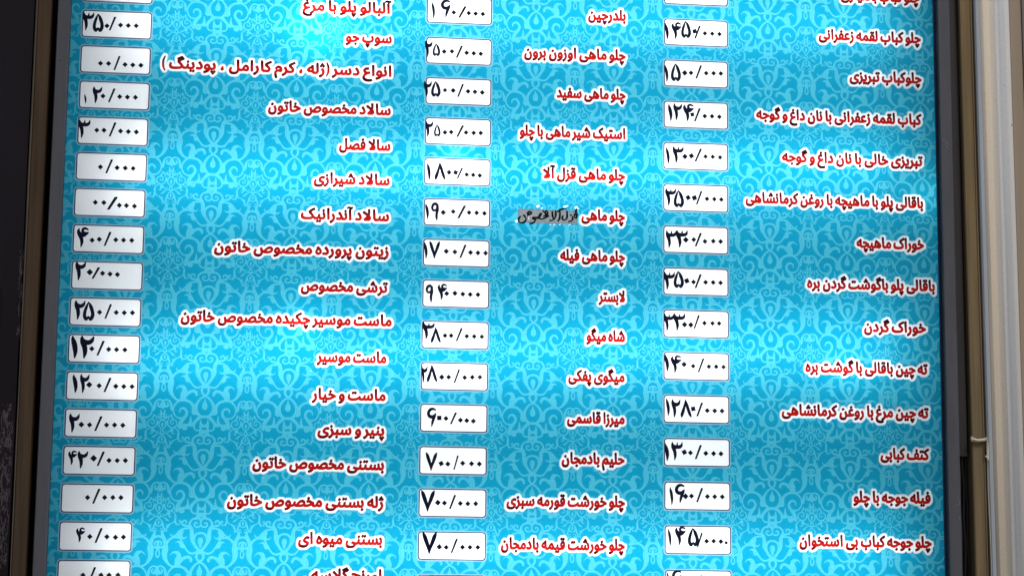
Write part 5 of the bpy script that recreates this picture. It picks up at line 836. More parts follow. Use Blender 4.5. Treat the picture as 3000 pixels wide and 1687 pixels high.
def flat_mesh(name, f, iso, x0, y0, px, eps=.35, org=(0.0, 0.0)):
    """triangulate the inside (f > iso) of a field; returns mesh in metres, local to org (mm)"""
    L = [thin(l, eps) for l in contours(f, iso)]
    L = [l for l in L if len(l) > 2]
    if not L:
        return None
    V, E = [], []
    for l in L:
        k = len(V)
        n = len(l)
        V += [Vector((float(a), float(b))) for a, b in l]
        E += [(k + i, k + (i + 1) % n) for i in range(n)]
    vo, eo, fo, *_ = delaunay_2d_cdt(V, E, [], 0, 1e-4, False)
    vo = np.array([tuple(v) for v in vo])
    fo = np.array([tuple(t) for t in fo if len(t) == 3])
    c = vo[fo].mean(1)
    H, W_ = f.shape
    xi, yi = np.clip(c[:, 0], 0, W_ - 1.001), np.clip(c[:, 1], 0, H - 1.001)
    a, b = xi.astype(int), yi.astype(int)
    u, v = xi - a, yi - b
    s = f[b, a] * (1 - u) * (1 - v) + f[b, a + 1] * u * (1 - v) + f[b + 1, a] * (1 - u) * v + f[b + 1, a + 1] * u * v
    fo = fo[s > iso]
    # vertices are welded by the triangulation, faces turned towards the viewer (-y)
    X = (x0 + vo[:, 0] * px - org[0]) / 1000.0
    Z = -(y0 + vo[:, 1] * px - org[1]) / 1000.0
    P = np.stack([X, np.zeros_like(X), Z], 1)
    p = P[fo]
    ny = np.cross(p[:, 1] - p[:, 0], p[:, 2] - p[:, 0])[:, 1]
    fo[ny > 0] = fo[ny > 0][:, ::-1]
    return mesh_from(name, P, fo)


# ---------------------------------------------------------------- the lit menu sign
SX0, SX1, SY0, SY1 = -566.0, 733.0, -110.0, 960.0      # the sheet, mm
G = .2                                                 # grid of the sheet's mask, mm
GW, GH = int((SX1 - SX0) / G), int((SY1 - SY0) / G)
hole = np.zeros((GH, GW), bool)
hole_loops = []

sign = tag(empty('menu_sign', (.08, 0, TOP - .425)), 'large backlit menu board, blue damask print with red dish names and white price boxes', 'sign')
SO = Vector(sign.location)


def on_sheet(x, yd, depth):
    """location relative to the sign's empty of a point on the sheet"""
    X, Z = w(x, yd)
    return Vector((X, -depth, Z)) - SO


def add_hole(mask, gx, gy):
    """mask on the sheet's grid with its corner at cell (gx, gy)"""
    h, w_ = mask.shape
    a, b, c, d = max(0, gx), min(GW, gx + w_), max(0, gy), min(GH, gy + h)
    if a < b and c < d:
        hole[c:d, a:b] |= mask[c - gy:d - gy, a - gx:b - gx]
        for l in contours(soften(mask, 1), .5):
            l = thin(l, .5)
            if len(l) > 2:
                hole_loops.append(l + np.array([gx, gy]))


def text_line(chars, xl, xr, yb):
    codes = shape(chars)
    adv, polys, extra = 0, [], []
    for c in codes:
        if c in GLYPHS:
            a, cs = GLYPHS[c]
            for k in cs:
                q = quad_flat([(k[i], k[i + 1], k[i + 2]) for i in range(0, len(k), 3)])
                polys.append([(x + adv, y) for x, y in q])
            adv += a if c != 32 else a * .55
        else:                                       # a bracket, drawn with the pen
            s = 1 if c == 40 else -1                # mirrored in right-to-left text
            extra.append([(adv + 120 - s * 55, 780, 8), (adv + 120 + s * 25, 520, 38), (adv + 120 + s * 35, 300, 44), (adv + 120 + s * 20, 80, 36), (adv + 120 - s * 55, -140, 8)])
            adv += 230
    allx = [p[0] for q in polys for p in q] + [p[0] for q in extra for p in q]
    mn, mx = min(allx), max(allx)
    nib = .7
    sx = (xr - xl - 2 * nib) / (mx - mn)
    sy = 15.6 / 714.0
    pad = 9.0
    gx, gy = int((xl - pad - SX0) / G), int((yb - 21 - pad - SY0) / G)
    x0, y0 = SX0 + gx * G, SY0 + gy * G
    W_, H_ = int((xr - xl + 2 * pad) / G), int((38 + 2 * pad) / G)
    T = lambda x, y: ((xl + nib + (x - mn) * sx - x0) / G, (yb - y * sy - y0) / G)
    out = []
    for q in polys:
        p = [T(x, y) for x, y in q]
        bw, bh = max(a[0] for a in p) - min(a[0] for a in p), max(a[1] for a in p) - min(a[1] for a in p)
        if bw < 3.4 / G and bh < 3.6 / G and abs(bw - bh) < .9 / G:      # a dot: the face has small square ones
            cx, cy = (max(a[0] for a in p) + min(a[0] for a in p)) / 2, (max(a[1] for a in p) + min(a[1] for a in p)) / 2
            r = 1.5 / G
            s = 1 if sum(p[i][0] * p[(i + 1) % len(p)][1] - p[(i + 1) % len(p)][0] * p[i][1] for i in range(len(p))) > 0 else -1
            d = [(cx, cy - r), (cx + r, cy), (cx, cy + r), (cx - r, cy)]
            out.append(d if s > 0 else d[::-1])
        else:
            out.append(p)
    m = fill_glyphs(out, W_, H_)
    for e in extra:
        f = np.full((H_, W_), -9.0)
        paint(f, [(*T(x, y), r * sy / G) for x, y, r in e])
        m |= f > 0
    m = dilate(m, .82 / G, 1.3 / G, math.radians(14))       # a broad pen: level strokes grow more than upright ones
    f = soften(m, 2)
    # distance to the letters, a few millimetres out
    wide = m.copy()
    rings = []
    for k in range(int(4.0 / G)):
        b = wide.copy()
        b[1:] |= wide[:-1]
        b[:-1] |= wide[1:]
        if k % 5 not in (0, 2, 4) or True:
            pass
        b[:, 1:] |= wide[:, :-1]
        b[:, :-1] |= wide[:, 1:]
        if k % 2:
            b[1:, 1:] |= wide[:-1, :-1]
            b[:-1, :-1] |= wide[1:, 1:]
            b[1:, :-1] |= wide[:-1, 1:]
            b[:-1, 1:] |= wide[1:, :-1]
        wide = b
        rings.append(b)
    n_out = int(3.0 / G)
    outline, inner, shade = rings[n_out], rings[n_out - 3], rings[n_out + 2]
    org = (xr, yb)
    mr = flat_mesh('letters', f, .5, x0, y0, G, .45, org)
    mo = flat_mesh('letter_outline', soften(outline, 3), .5, x0, y0, G, .45, org)
    base = obj('dish_name', mo, WH, sign, on_sheet(xr, yb, .0004))
    rim = flat_mesh('print_shadow', soften(shade & ~inner, 1), .5, x0, y0, G, .5, org)
    obj('print_shadow', rim, SH, base, (0, .0002, 0))
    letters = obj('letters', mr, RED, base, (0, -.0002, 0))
    # the outline under a red letter is cut away so that the light passes the red ink alone: the red lies over white
    add_hole(inner, gx, gy)
    base['label'] = 'red dish name with white outline reading ' + chars
    return base


for ln in LINES:
    text_line(*ln)

# ---- price boxes
DIG = {
    1: [[(9, 2, 1), (9, 14, 5), (14, 30, 8.5), (19, 52, 9), (21, 74, 7), (19, 97, 2.5)]],
    2: [[(9, 4, 1.5), (9, 16, 6), (13, 32, 9), (20, 52, 8.5), (22, 74, 7), (19, 97, 2.5)], [(16, 28, 9), (32, 32, 8.5), (46, 24, 7), (54, 5, 1.5)]],
    3: [[(9, 4, 1.5), (9, 16, 6), (14, 30, 10), (22, 52, 8.5), (25, 74, 7), (22, 97, 2.5)], [(14, 27, 9), (34, 30, 8), (52, 28, 8), (62, 20, 6), (66, 4, 1.5)], [(36, 28, 7), (38, 6, 1.5)]],
    4: [[(16, 6, 2), (12, 20, 7), (20, 36, 10), (29, 56, 8.5), (32, 76, 7), (28, 97, 2.5)], [(62, 10, 3.5), (46, 4, 5.5), (34, 12, 6), (38, 26, 6.5), (54, 30, 6.5), (64, 25, 3)], [(22, 34, 9), (40, 38, 9), (56, 31, 5)]],
    5: [[(31, 3, 1.5), (20, 26, 7), (10, 52, 8.5), (8, 76, 9.5), (20, 90, 8.5), (33, 80, 4.5)], [(31, 3, 1.5), (46, 26, 9), (58, 52, 9.5), (60, 74, 10), (48, 90, 8.5), (33, 80, 4.5)]],
    6: [[(56, 9, 4), (40, 4, 6), (22, 9, 7.5), (11, 26, 8.5), (17, 42, 8.5), (36, 47, 8), (52, 40, 7), (58, 30, 4)], [(50, 42, 9), (44, 58, 8), (38, 76, 7), (33, 97, 2.5)]],
    7: [[(4, 2, 2), (12, 18, 8), (22, 44, 8.5), (32, 70, 7), (36, 97, 2.5)], [(70, 2, 2), (62, 18, 8), (52, 44, 8), (42, 70, 6), (36, 97, 2.5)]],
    8: [[(34, 3, 2), (30, 28, 6), (22, 56, 8), (12, 82, 9), (8, 97, 4)], [(34, 3, 2), (42, 28, 7.5), (52, 56, 8.5), (62, 80, 8), (70, 95, 4)]],
    9: [[(46, 14, 7), (34, 6, 7), (18, 12, 8), (11, 28, 7.5), (18, 42, 6), (34, 42, 6), (46, 32, 7), (48, 16, 7)], [(46, 16, 8), (47, 40, 9), (42, 62, 8), (42, 80, 7.5), (44, 97, 3)]],
}
digit_meshes = {}
for d, st in DIG.items():
    f = np.full((424, 330), -9.0)
    for s in st:
        paint(f, [(x * 4 + 12, y * 4 + 12, r * 4.7) for x, y, r in s])
    ys, xs = np.nonzero(f > 0)
    me = flat_mesh('digit', f, 0, 0, 0, 1, .5, (xs.min(), ys.min()))
    co = np.zeros(len(me.vertices) * 3, np.float32)
    me.vertices.foreach_get('co', co)
    co = co.reshape(-1, 3)
    co[:, 0] /= (xs.max() - xs.min()) / 1000.0
    co[:, 2] /= (ys.max() - ys.min()) / 1000.0
    me.vertices.foreach_set('co', co.ravel())
    me.materials.append(NAVY)
    digit_meshes[d] = me


def poly_mesh(name, pts, mat):
    me = mesh_from(name, [(x, 0, z) for x, z in pts], [list(range(len(pts)))])
    if me.polygons[0].normal.y > 0:
        me.flip_normals()
    me.materials.append(mat)
    return me


def soft_diamond(n=3):
    P = []
    for k in range(4):
        a = math.pi / 2 * k
        for t in (-.16, 0, .16):
            x, z = math.cos(a), math.sin(a)
            P.append((x * (1 - abs(t) * 1.05) - z * t, z * (1 - abs(t) * 1.05) + x * t))
    return P


dot_print = poly_mesh('zero', soft_diamond(), BLK)
dot_vinyl = poly_mesh('zero', soft_diamond(), NAVY)
slash_mesh = poly_mesh('slash', [(-.15, 0), (.20, .005), (1.14, .95), (1.04, 1.0), (.76, .99)], BLK)


def round_rect(wd, ht, r, n=6):
    P = []
    for cx, cz, a0 in ((wd / 2 - r, ht / 2 - r, 0), (-wd / 2 + r, ht / 2 - r, 90), (-wd / 2 + r, -ht / 2 + r, 180), (wd / 2 - r, -ht / 2 + r, 270)):
        for k in range(n + 1):
            a = math.radians(a0 + 90 * k / n)
            P.append((cx + r * math.cos(a), cz + r * math.sin(a)))
    return P


BW = {'L': (99.0, 40.0), 'M': (96.0, 39.6), 'R': (96.4, 40.2)}
box_meshes = {}
for c, (bw, bh) in BW.items():
    plate = poly_mesh('price_box', round_rect(bw / 1000, bh / 1000, .0040), WB)
    o_, i_ = round_rect(bw / 1000, bh / 1000, .0042), round_rect(bw / 1000 - .0028, bh / 1000 - .0028, .0034)
    n = len(o_)
    ring = mesh_from('border', [(x, 0, z) for x, z in o_ + i_], [[k, (k + 1) % n, n + (k + 1) % n, n + k] for k in range(n)])
    if ring.polygons[0].normal.y > 0:
        ring.flip_normals()
    ring.materials.append(EDGE)
    box_meshes[c] = (plate, ring)

halo_rects = []
for col, cx, cy, marks in PRICES:
    plate, ring = box_meshes[col]
    b = obj('price_box', plate, (), sign, on_sheet(cx, cy, .0004))
    obj('border', ring, (), b, (0, -.0002, 0))
    bw, bh = BW[col]
    halo_rects.append((cx, cy, bw / 2, bh / 2))
    gx, gy = int((cx - bw / 2 + .6 - SX0) / G), int((cy - bh / 2 + .6 - SY0) / G)
    hw, hh = int((bw - 1.2) / G), int((bh - 1.2) / G)
    yy, xx = np.mgrid[0:hh + 4, 0:hw + 4].astype(float)
    dx, dy = np.abs(xx - (hw + 3) / 2) - (hw / 2 - 3.6 / G), np.abs(yy - (hh + 3) / 2) - (hh / 2 - 3.6 / G)
    add_hole(np.hypot(np.maximum(dx, 0), np.maximum(dy, 0)) + np.minimum(np.maximum(dx, dy), 0) < 3.6 / G, gx - 2, gy - 2)
    lift = 0
    for k, (ch, x, y, a, c_) in enumerate(marks):
        lift = .0004 + .00012 * (k % 6)
        if isinstance(ch, int):
            o = obj('digit', digit_meshes[ch], (), b, (x / 1000, -lift, -y / 1000))
            o.scale = (a / 1000, 1, c_ / 1000)
        elif ch == 'o':
            o = obj('zero', dot_print, (), b, (x / 1000, -lift, -y / 1000))
            o.scale = (.0039, 1, .0039)
            o.rotation_euler = (0, math.radians(random.uniform(-6, 6)), 0)
        elif ch == 'B':
            o = obj('zero', dot_vinyl, (), b, (x / 1000, -lift, -y / 1000))
            o.scale = (a / 1000, 1, a / 1000)
            o.rotation_euler = (0, math.radians(c_ + random.uniform(-5, 5)), 0)
        else:
            o = obj('slash', slash_mesh, (), b, (x / 1000, -lift, -(y + c_) / 1000))
            o.scale = (a / 1000, 1, c_ / 1000)

# white scraps of the printed name that the tape does not quite cover
F_ = np.full((int(70 / G), int(120 / G)), -9.0)
px0, py0 = TAPE[0] - 15, TAPE[1] - 15
for i, (x, y) in enumerate(PEEKS):
    r = 1.9 if i in (0, 1, 3, 5) else .9
    paint(F_, [((x - px0) / G - 4, (y - py0) / G + 2, r / G), ((x - px0) / G + 4, (y - py0) / G - 2, r / G)], smooth=False)
me = flat_mesh('hidden_letters', F_, 0, px0, py0, G, .45, (TAPE[0], TAPE[1]))
obj('hidden_letters', me, WH, sign, on_sheet(TAPE[0], TAPE[1], .0004))
gx, gy = int(round((px0 - SX0) / G)), int(round((py0 - SY0) / G))
add_hole(F_ > 1.5, gx, gy)
tm = np.zeros((int((TAPE[3] - TAPE[1] - 1) / G) + 4, int((TAPE[2] - TAPE[0] - 1) / G) + 4), bool)
tm[2:-2, 2:-2] = True
add_hole(tm, int((TAPE[0] + .5 - SX0) / G) - 2, int((TAPE[1] + .5 - SY0) / G) - 2)

# small chips of bare white in the print
for x, y, s in ((-283, 321, 2.6), (-441, 411, 1.8), (-270, 688, 1.4), (-290, 693, 1.8), (-205, 536, 1.2)):
    chip = poly_mesh('print_chip', [(-.0010, -.0003), (.0006, -.0005), (.0012, .0002), (.0002, .0006), (-.0008, .0003)], WH)
    o = obj('print_chip', chip, (), sign, on_sheet(x, y, .0003))
    o.scale = (s, 1, s)

# ---- the sheet itself: ground, damask and box halos are one skin with the letters and boxes let in
PXW, PYW = 116.56, 116.03
OX, OY = -352.66, 219.75
NT = 560
MF = motif_field(NT)
NH = MF.shape[0]
kx, ky = NT / PXW, NH / PYW
padf = np.pad(MF, 3, mode='wrap')


def clip_segs(A, B, x0, y0, x1, y1):
    d = B - A
    t0, t1 = np.zeros(len(A)), np.ones(len(A))
    ok = np.ones(len(A), bool)
    for p, q in ((-d[:, 0], A[:, 0] - x0), (d[:, 0], x1 - A[:, 0]), (-d[:, 1], A[:, 1] - y0), (d[:, 1], y1 - A[:, 1])):
        par = np.abs(p) < 1e-12
        ok &= ~(par & (q < 0))
        with np.errstate(divide='ignore', invalid='ignore'):
            r = q / p
        t0 = np.where(~par & (p < 0), np.maximum(t0, r), t0)
        t1 = np.where(~par & (p > 0), np.minimum(t1, r), t1)
    ok &= t1 - t0 > 1e-9
    return (A + d * t0[:, None])[ok], (A + d * t1[:, None])[ok]


tile_loops = [thin(l, .45) - 3 for l in contours(padf, 0)]
TA = np.vstack([l for l in tile_loops if len(l) > 2])
TB = np.vstack([np.roll(l, -1, 0) for l in tile_loops if len(l) > 2])
TA, TB = clip_segs(TA, TB, 0, 0, NT, NH)
TA, TB = TA / [kx, ky], TB / [kx, ky]                    # in mm inside one repeat

HAL = [h / 1.0 * G + [SX0, SY0] for h in hole_loops]
HA_, HB_ = np.vstack(HAL), np.vstack([np.roll(l, -1, 0) for l in HAL])
hl = []
for cx, cy, a, b in halo_rects:
    hl.append(np.array([(cx + x * 1000, cy + z * 1000) for x, z in round_rect((2 * a + 3.4) / 1000, (2 * b + 3.4) / 1000, .0055)]))
RA_, RB_ = np.vstack(hl), np.vstack([np.roll(l, -1, 0) for l in hl])
HR = np.array(halo_rects)


def sample_motif(x, y):
    u = ((x - OX) / PXW + .25) % 1.0 * NT
    v = ((y - OY) / PYW + .25) % 1.0 * NH
    a, b = np.minimum(u.astype(int), NT - 1), np.minimum(v.astype(int), NH - 1)
    fu, fv = u - a, v - b
    a1, b1 = (a + 1) % NT, (b + 1) % NH
    return MF[b, a] * (1 - fu) * (1 - fv) + MF[b, a1] * fu * (1 - fv) + MF[b1, a] * (1 - fu) * fv + MF[b1, a1] * fu * fv


AV, AF, AI, nv = [], [], [], 0
i0, i1 = int(math.floor((SX0 - OX) / PXW + .25)), int(math.floor((SX1 - OX) / PXW + .25))
j0, j1 = int(math.floor((SY0 - OY) / PYW + .25)), int(math.floor((SY1 - OY) / PYW + .25))
for i in range(i0, i1 + 1):
    for j in range(j0, j1 + 1):
        tx, ty = OX + (i - .25) * PXW, OY + (j - .25) * PYW
        bx0, bx1, by0, by1 = max(tx, SX0), min(tx + PXW, SX1), max(ty, SY0), min(ty + PYW, SY1)
        if bx1 - bx0 < .01 or by1 - by0 < .01:
            continue
        S1 = clip_segs(TA + [tx, ty], TB + [tx, ty], bx0, by0, bx1, by1)
        S2 = clip_segs(HA_, HB_, bx0, by0, bx1, by1)
        S3 = clip_segs(RA_, RB_, bx0, by0, bx1, by1)
        A = np.vstack([S1[0], S2[0], S3[0]])
        B_ = np.vstack([S1[1], S2[1], S3[1]])
        n = len(A)
        AB = np.vstack([A, B_]) - [tx, ty]
        corners = [Vector((bx0 - tx, by0 - ty)), Vector((bx1 - tx, by0 - ty)), Vector((bx1 - tx, by1 - ty)), Vector((bx0 - tx, by1 - ty))]
        E = [(k, n + k) for k in range(n)] + [(2 * n, 2 * n + 1), (2 * n + 1, 2 * n + 2), (2 * n + 2, 2 * n + 3), (2 * n + 3, 2 * n)]
        for attempt in range(8):
            V = [Vector((a, b)) for a, b in AB] + corners
            vo, eo, fo, *_ = delaunay_2d_cdt(V, E, [], 0, 1e-5, False)
            vo = np.array([tuple(v) for v in vo])
            fo = np.array([tuple(t) for t in fo if len(t) == 3])
            q = vo[fo]
            ar = ((q[:, 1, 0] - q[:, 0, 0]) * (q[:, 2, 1] - q[:, 0, 1]) - (q[:, 1, 1] - q[:, 0, 1]) * (q[:, 2, 0] - q[:, 0, 0])) / 2
            if (ar < -1e-5).sum() == 0 or (ar > 1e-5).sum() == 0:
                break
            # the triangulation folded over itself somewhere: move the loose points by a hair and try again
            AB = AB + rng.uniform(-2e-3, 2e-3, AB.shape)
        else:
            print('tile still folded', i, j)
        vo = vo + [tx, ty]
        c = vo[fo].mean(1)
        gi = np.clip(((c[:, 0] - SX0) / G + .0).round().astype(int), 0, GW - 1)
        gj = np.clip(((c[:, 1] - SY0) / G + .0).round().astype(int), 0, GH - 1)
        keep = ~hole[gj, gi]
        lab = np.where(sample_motif(c[:, 0], c[:, 1]) > 0, 1, 0)
        hal = np.zeros(len(c), bool)
        for cx, cy, a, b in HR[(np.abs(HR[:, 0] - tx) < 240) & (np.abs(HR[:, 1] - ty) < 200)]:
            dx, dy = np.abs(c[:, 0] - cx) - a + 3.8, np.abs(c[:, 1] - cy) - b + 3.8
            hal |= np.hypot(np.maximum(dx, 0), np.maximum(dy, 0)) + np.minimum(np.maximum(dx, dy), 0) < 5.5
        lab = np.where(hal, 2, lab)
        fo, lab = fo[keep], lab[keep]
        P = np.stack([vo[:, 0] / 1000, np.zeros(len(vo)), -vo[:, 1] / 1000 + TOP], 1) - np.array(SO)
        p = P[fo]
        ny = np.cross(p[:, 1] - p[:, 0], p[:, 2] - p[:, 0])[:, 1]
        fo[ny > 0] = fo[ny > 0][:, ::-1]
        AV.append(P)
        AF.append(fo + nv)
        AI.append(lab)
        nv += len(P)
sheet_me = mesh_from('printed_sheet', np.vstack(AV), np.vstack(AF), np.concatenate(AI))
sheet = obj('printed_sheet', sheet_me, [CY, PA, HA], sign, (0, 0, 0))
print('sheet triangles', len(sheet_me.polygons))

# ---- frame rails, box and the lights inside
zt, zb = -SY0 / 1000 + TOP + .02, TOP - SY1 / 1000 - .02


def rel(L):
    return [(a - SO.x, b - SO.x, c - SO.y, d - SO.y, e - SO.z, f_ - SO.z) for a, b, c, d, e, f_ in L]


for nm, L in (('frame_rail', [(-.5797, -.5618, -.012, .030, zb, zt)]), ('frame_rail', [(.7220, .7410, -.012, .030, zb, zt)]),
              ('frame_rail', [(-.5616, .7218, -.012, .030, zt - .018, zt)]), ('frame_rail', [(-.5616, .7218, -.012, .030, zb, zb + .018)])):
    obj(nm, boxes_mesh(nm, rel(L), .0012), RAIL, sign)
obj('housing', boxes_mesh('housing', rel([(-.5795, .7408, .135, .138, zb, zt), (-.5795, -.5665, .0305, .1345, zb, zt), (.7335, .7408, .0305, .1345, zb, zt),
                                          (-.566, .733, .0305, .1345, zt - .01, zt), (-.566, .733, .0305, .1345, zb, zb + .01)])), BOXIN, sign)
TD = .065
for k, (ya, yb_) in enumerate(((-215, -250), (28, -12), (264, 214), (526, 482), (796, 792), (1010, 1000))):
    pts = [(-.470, TD, TOP - ya / 1000), (.655, TD, TOP - yb_ / 1000)]
    obj('light_tube', tube_mesh('light_tube', [Vector(p) - SO for p in pts], .008, 12), TUBE, sign)
def ball(name, r, seg=12, rings=8):
    V, Fc = [(0, 0, r)], []
    for i in range(1, rings):
        t = math.pi * i / rings
        for k in range(seg):
            p = 2 * math.pi * k / seg
            V.append((r * math.sin(t) * math.cos(p), r * math.sin(t) * math.sin(p), r * math.cos(t)))
    V.append((0, 0, -r))
    for k in range(seg):
        Fc.append([0, 1 + k, 1 + (k + 1) % seg])
        for i in range(rings - 2):
            a, b = 1 + i * seg, 1 + (i + 1) * seg
            Fc.append([a + k, b + k, b + (k + 1) % seg, a + (k + 1) % seg])
        Fc.append([1 + (rings - 2) * seg + k, len(V) - 1, 1 + (rings - 2) * seg + (k + 1) % seg])
    return mesh_from(name, V, Fc)


added_bulb_me = ball('added_bulb', .005)
for x, y, d, s in ADDED_BULBS:  # small lamps added behind the sheet to make the glare spots
    bm_ = added_bulb_me.copy()
    obj('added_bulb', bm_, lamp_material('added_bulb_light', (1.0, .97, .92), s), sign, on_sheet(x, y, -d))

for nm, L in (('rail_shade', [(-.5662, -.5612, -.0022, -.0012, zb + .018, zt - .018)]), ('rail_shade', [(.7178, .7222, -.0022, -.0012, zb + .018, zt - .018)])):  # dark strips that paint the rails' shade along the sheet's side edges
    obj(nm, boxes_mesh(nm, rel(L)), RAIL_SHADE, sign)

# ---- the strip of tape with handwriting
tape = tag(obj('tape_strip', poly_mesh('tape_strip', [(0, 0), ((TAPE[2] - TAPE[0]) / 1000, -.0002), ((TAPE[2] - TAPE[0]) / 1000 + .0003, -(TAPE[3] - TAPE[1]) / 1000), (-.0002, -(TAPE[3] - TAPE[1]) / 1000 - .0001)], TAPE_M)),
           'short grey tape strip with black handwriting, stuck over a dish name mid board', 'tape')
X, Z = w(TAPE[0], TAPE[1])
tape.location = (X, -.0009, Z)
F_ = np.full((int((TAPE[3] - TAPE[1] + 8) / .12), int((TAPE[2] - TAPE[0] + 8) / .12)), -9.0)
for st in HAND:
    paint(F_, [((x - TAPE[0] + 4) / .12, (y - TAPE[1] + 4) / .12, (.80 + .2 * math.sin(i * 2.1)) / .12 * 1.6) for i, (x, y) in enumerate(st)])
me = flat_mesh('handwriting', F_, 0, TAPE[0] - 4, TAPE[1] - 4, .12, .4, (TAPE[0], TAPE[1]))
obj('handwriting', me, BLK, tape, (0, -.0002, 0))
me = poly_mesh('scrape', [(.0150, -.0100), (.0163, -.0102), (.0166, -.0148), (.0176, -.0170), (.0163, -.0160), (.0150, -.0172), (.0146, -.0168), (.0152, -.0146), (.0148, -.0128)], WH)  # small white scrape in the tape
obj('bare_spot', me, (), tape, (0, -.0003, 0))

# scratches on the right rail
for pts in (((.7243, .170), (.7290, .1745), (.7335, .1830)), ((.7255, .170), (.7320, .1745), (.7378, .1800), (.7366, .1815)), ((.7341, .6985), (.7370, .7035), (.7388, .7090), (.7362, .7110)), ((.7338, .7250), (.7370, .7290), (.7386, .7330)), ((.7232, .7180), (.7236, .7200))):
    P = [Vector((x, -.0123, TOP - yd)) - SO for x, yd in pts]
    obj('scratch', tube_mesh('scratch', P, .00035, 5), SCR, sign)

def disc(name, r, mat):
    return poly_mesh(name, [(r * math.cos(k * .7854), r * math.sin(k * .7854)) for k in range(8)], mat)


for x, yd, r in ((-.5735, .100, .0011), (-.5745, .420, .0007), (.7330, .505, .0006)):
    o = obj('rail_mark', disc('rail_mark', r, DARK), (), sign)
    o.location = Vector((x, -.0123, TOP - yd)) - SO

# ---------------------------------------------------------------- surroundings
wall = tag(obj('wall', boxes_mesh('wall', [(-1.6, 1.6, .16, .26, 0, 3.4)]), DARK), kind='structure')
ground = tag(obj('ground', boxes_mesh('ground', [(-6, 6, -8, .26, -.1, -.002)]), solid('paving', (.28, .27, .25), rough=.9, mottle=.2, scale=4)), kind='structure')

# left: dark painted door leaf, worn wooden trim
door = tag(obj('dark_door', boxes_mesh('dark_door', [(-1.55, -.6135, -.004, .05, 0.05, 3.3)]), DOOR), 'dark purple painted door leaf at the far left behind the brown wooden trim', 'door')
obj('raised_panel', boxes_mesh('raised_panel', [(-1.3, -.6405, -.009, -.0045, .4, TOP - .43)], .002), DOOR, door)
trim = tag(empty('wooden_trim', (-.60, 0, 0)), 'narrow brown wooden trim with a worn pale edge, left of the menu board', 'wood trim')


def wavy_strip(name, x0, x1, ybk, yfr, z0, z1, amp0, amp1, n=90, cham=.0015, lean=0.0, ref=None):
    """a board standing upright whose two long edges wander a little"""
    V, Fc = [], []
    o0 = np.cumsum(rng.normal(0, 1, n))
    o1 = np.cumsum(rng.normal(0, 1, n))
    o0 = (o0 - np.linspace(o0[0], o0[-1], n)) * amp0
    o1 = (o1 - np.linspace(o1[0], o1[-1], n)) * amp1
    for i in range(n):
        z = z0 + (z1 - z0) * i / (n - 1)
        s = lean * (TOP - z)
        a, b = x0 + o0[i] + s, x1 + o1[i] + s
        V += [(a, ybk, z), (a, yfr + cham, z), (a + cham, yfr, z), (b - cham, yfr, z), (b, yfr + cham, z), (b, ybk, z)]
    for i in range(n - 1):
        for k in range(6):
            a, b = i * 6 + k, i * 6 + (k + 1) % 6
            Fc.append([a, a + 6, b + 6, b])
    Fc.append([0, 1, 2, 3, 4, 5])
    Fc.append([(n - 1) * 6 + k for k in (5, 4, 3, 2, 1, 0)])
    me = mesh_from(name, V, Fc)
    return me


def casing_face():
    N = Nodes('streaked_casing')
    tc = N.n('TexCoord')
    mp = N.n('Mapping')
    mp.inputs['Scale'].default_value = (1, 1, .03)
    N.l(tc.outputs['Object'], mp.inputs[0])
    n1 = N.n('TexNoise', Scale=150, Detail=5, Roughness=.6)
    N.l(mp.outputs[0], n1.inputs['Vector'])
    sp = N.n('SeparateXYZ')
    N.l(tc.outputs['Object'], sp.inputs[0])
    # the trim leans a little, so the bands follow it
    ln = N.n('Math', operation='MULTIPLY_ADD')
    ln.inputs[1].default_value, ln.inputs[2].default_value = LN, -LN * TOP
    N.l(sp.outputs['Z'], ln.inputs[0])
    ad = N.n('Math', operation='ADD')
    N.l(sp.outputs['X'], ad.inputs[0])
    N.l(ln.outputs[0], ad.inputs[1])
    nz = N.n('Math', operation='MULTIPLY_ADD')
    nz.inputs[1].default_value = .010
    N.l(n1.outputs[0], nz.inputs[0])
    N.l(ad.outputs[0], nz.inputs[2])
    mr = N.n('MapRange')
    mr.inputs[1].default_value, mr.inputs[2].default_value = .792, .8395
    N.l(nz.outputs[0], mr.inputs[0])
    cr = N.n('ValToRGB')
    e = cr.color_ramp.elements
    e[0].position, e[0].color = 0, (.48, .49, .49, 1)
    e[1].position, e[1].color = 1, (.70, .70, .69, 1)
    for p, c in ((.10, (.74, .64, .51)), (.32, (.76, .68, .56)), (.48, (.76, .72, .66)), (.60, (.58, .61, .66)), (.8, (.72, .72, .71))):
        q = e.new(p)
        q.color = c + (1,)
    N.l(mr.outputs[0], cr.inputs[0])
    n2 = N.n('TexNoise', Scale=420, Detail=3)
    N.l(tc.outputs['Object'], n2.inputs['Vector'])
    m2 = N.n('MapRange')
    m2.inputs[3].default_value, m2.inputs[4].default_value = .86, 1.14
    N.l(n2.outputs[0], m2.inputs[0])
    vm = N.n('VectorMath', operation='SCALE')
    N.l(cr.outputs[0], vm.inputs[0])
    N.l(m2.outputs[0], vm.inputs['Scale'])
    p = N.n('BsdfPrincipled', Roughness=.6)
    p.inputs['Specular IOR Level'].default_value = .25
    N.l(vm.outputs[0], p.inputs['Base Color'])
    bp = N.n('Bump', Strength=.3, Distance=.002)
    N.l(n1.outputs[0], bp.inputs['Height'])
    N.l(bp.outputs[0], p.inputs['Normal'])
    N.l(p.outputs[0], N.out.inputs[0])
    return N.m


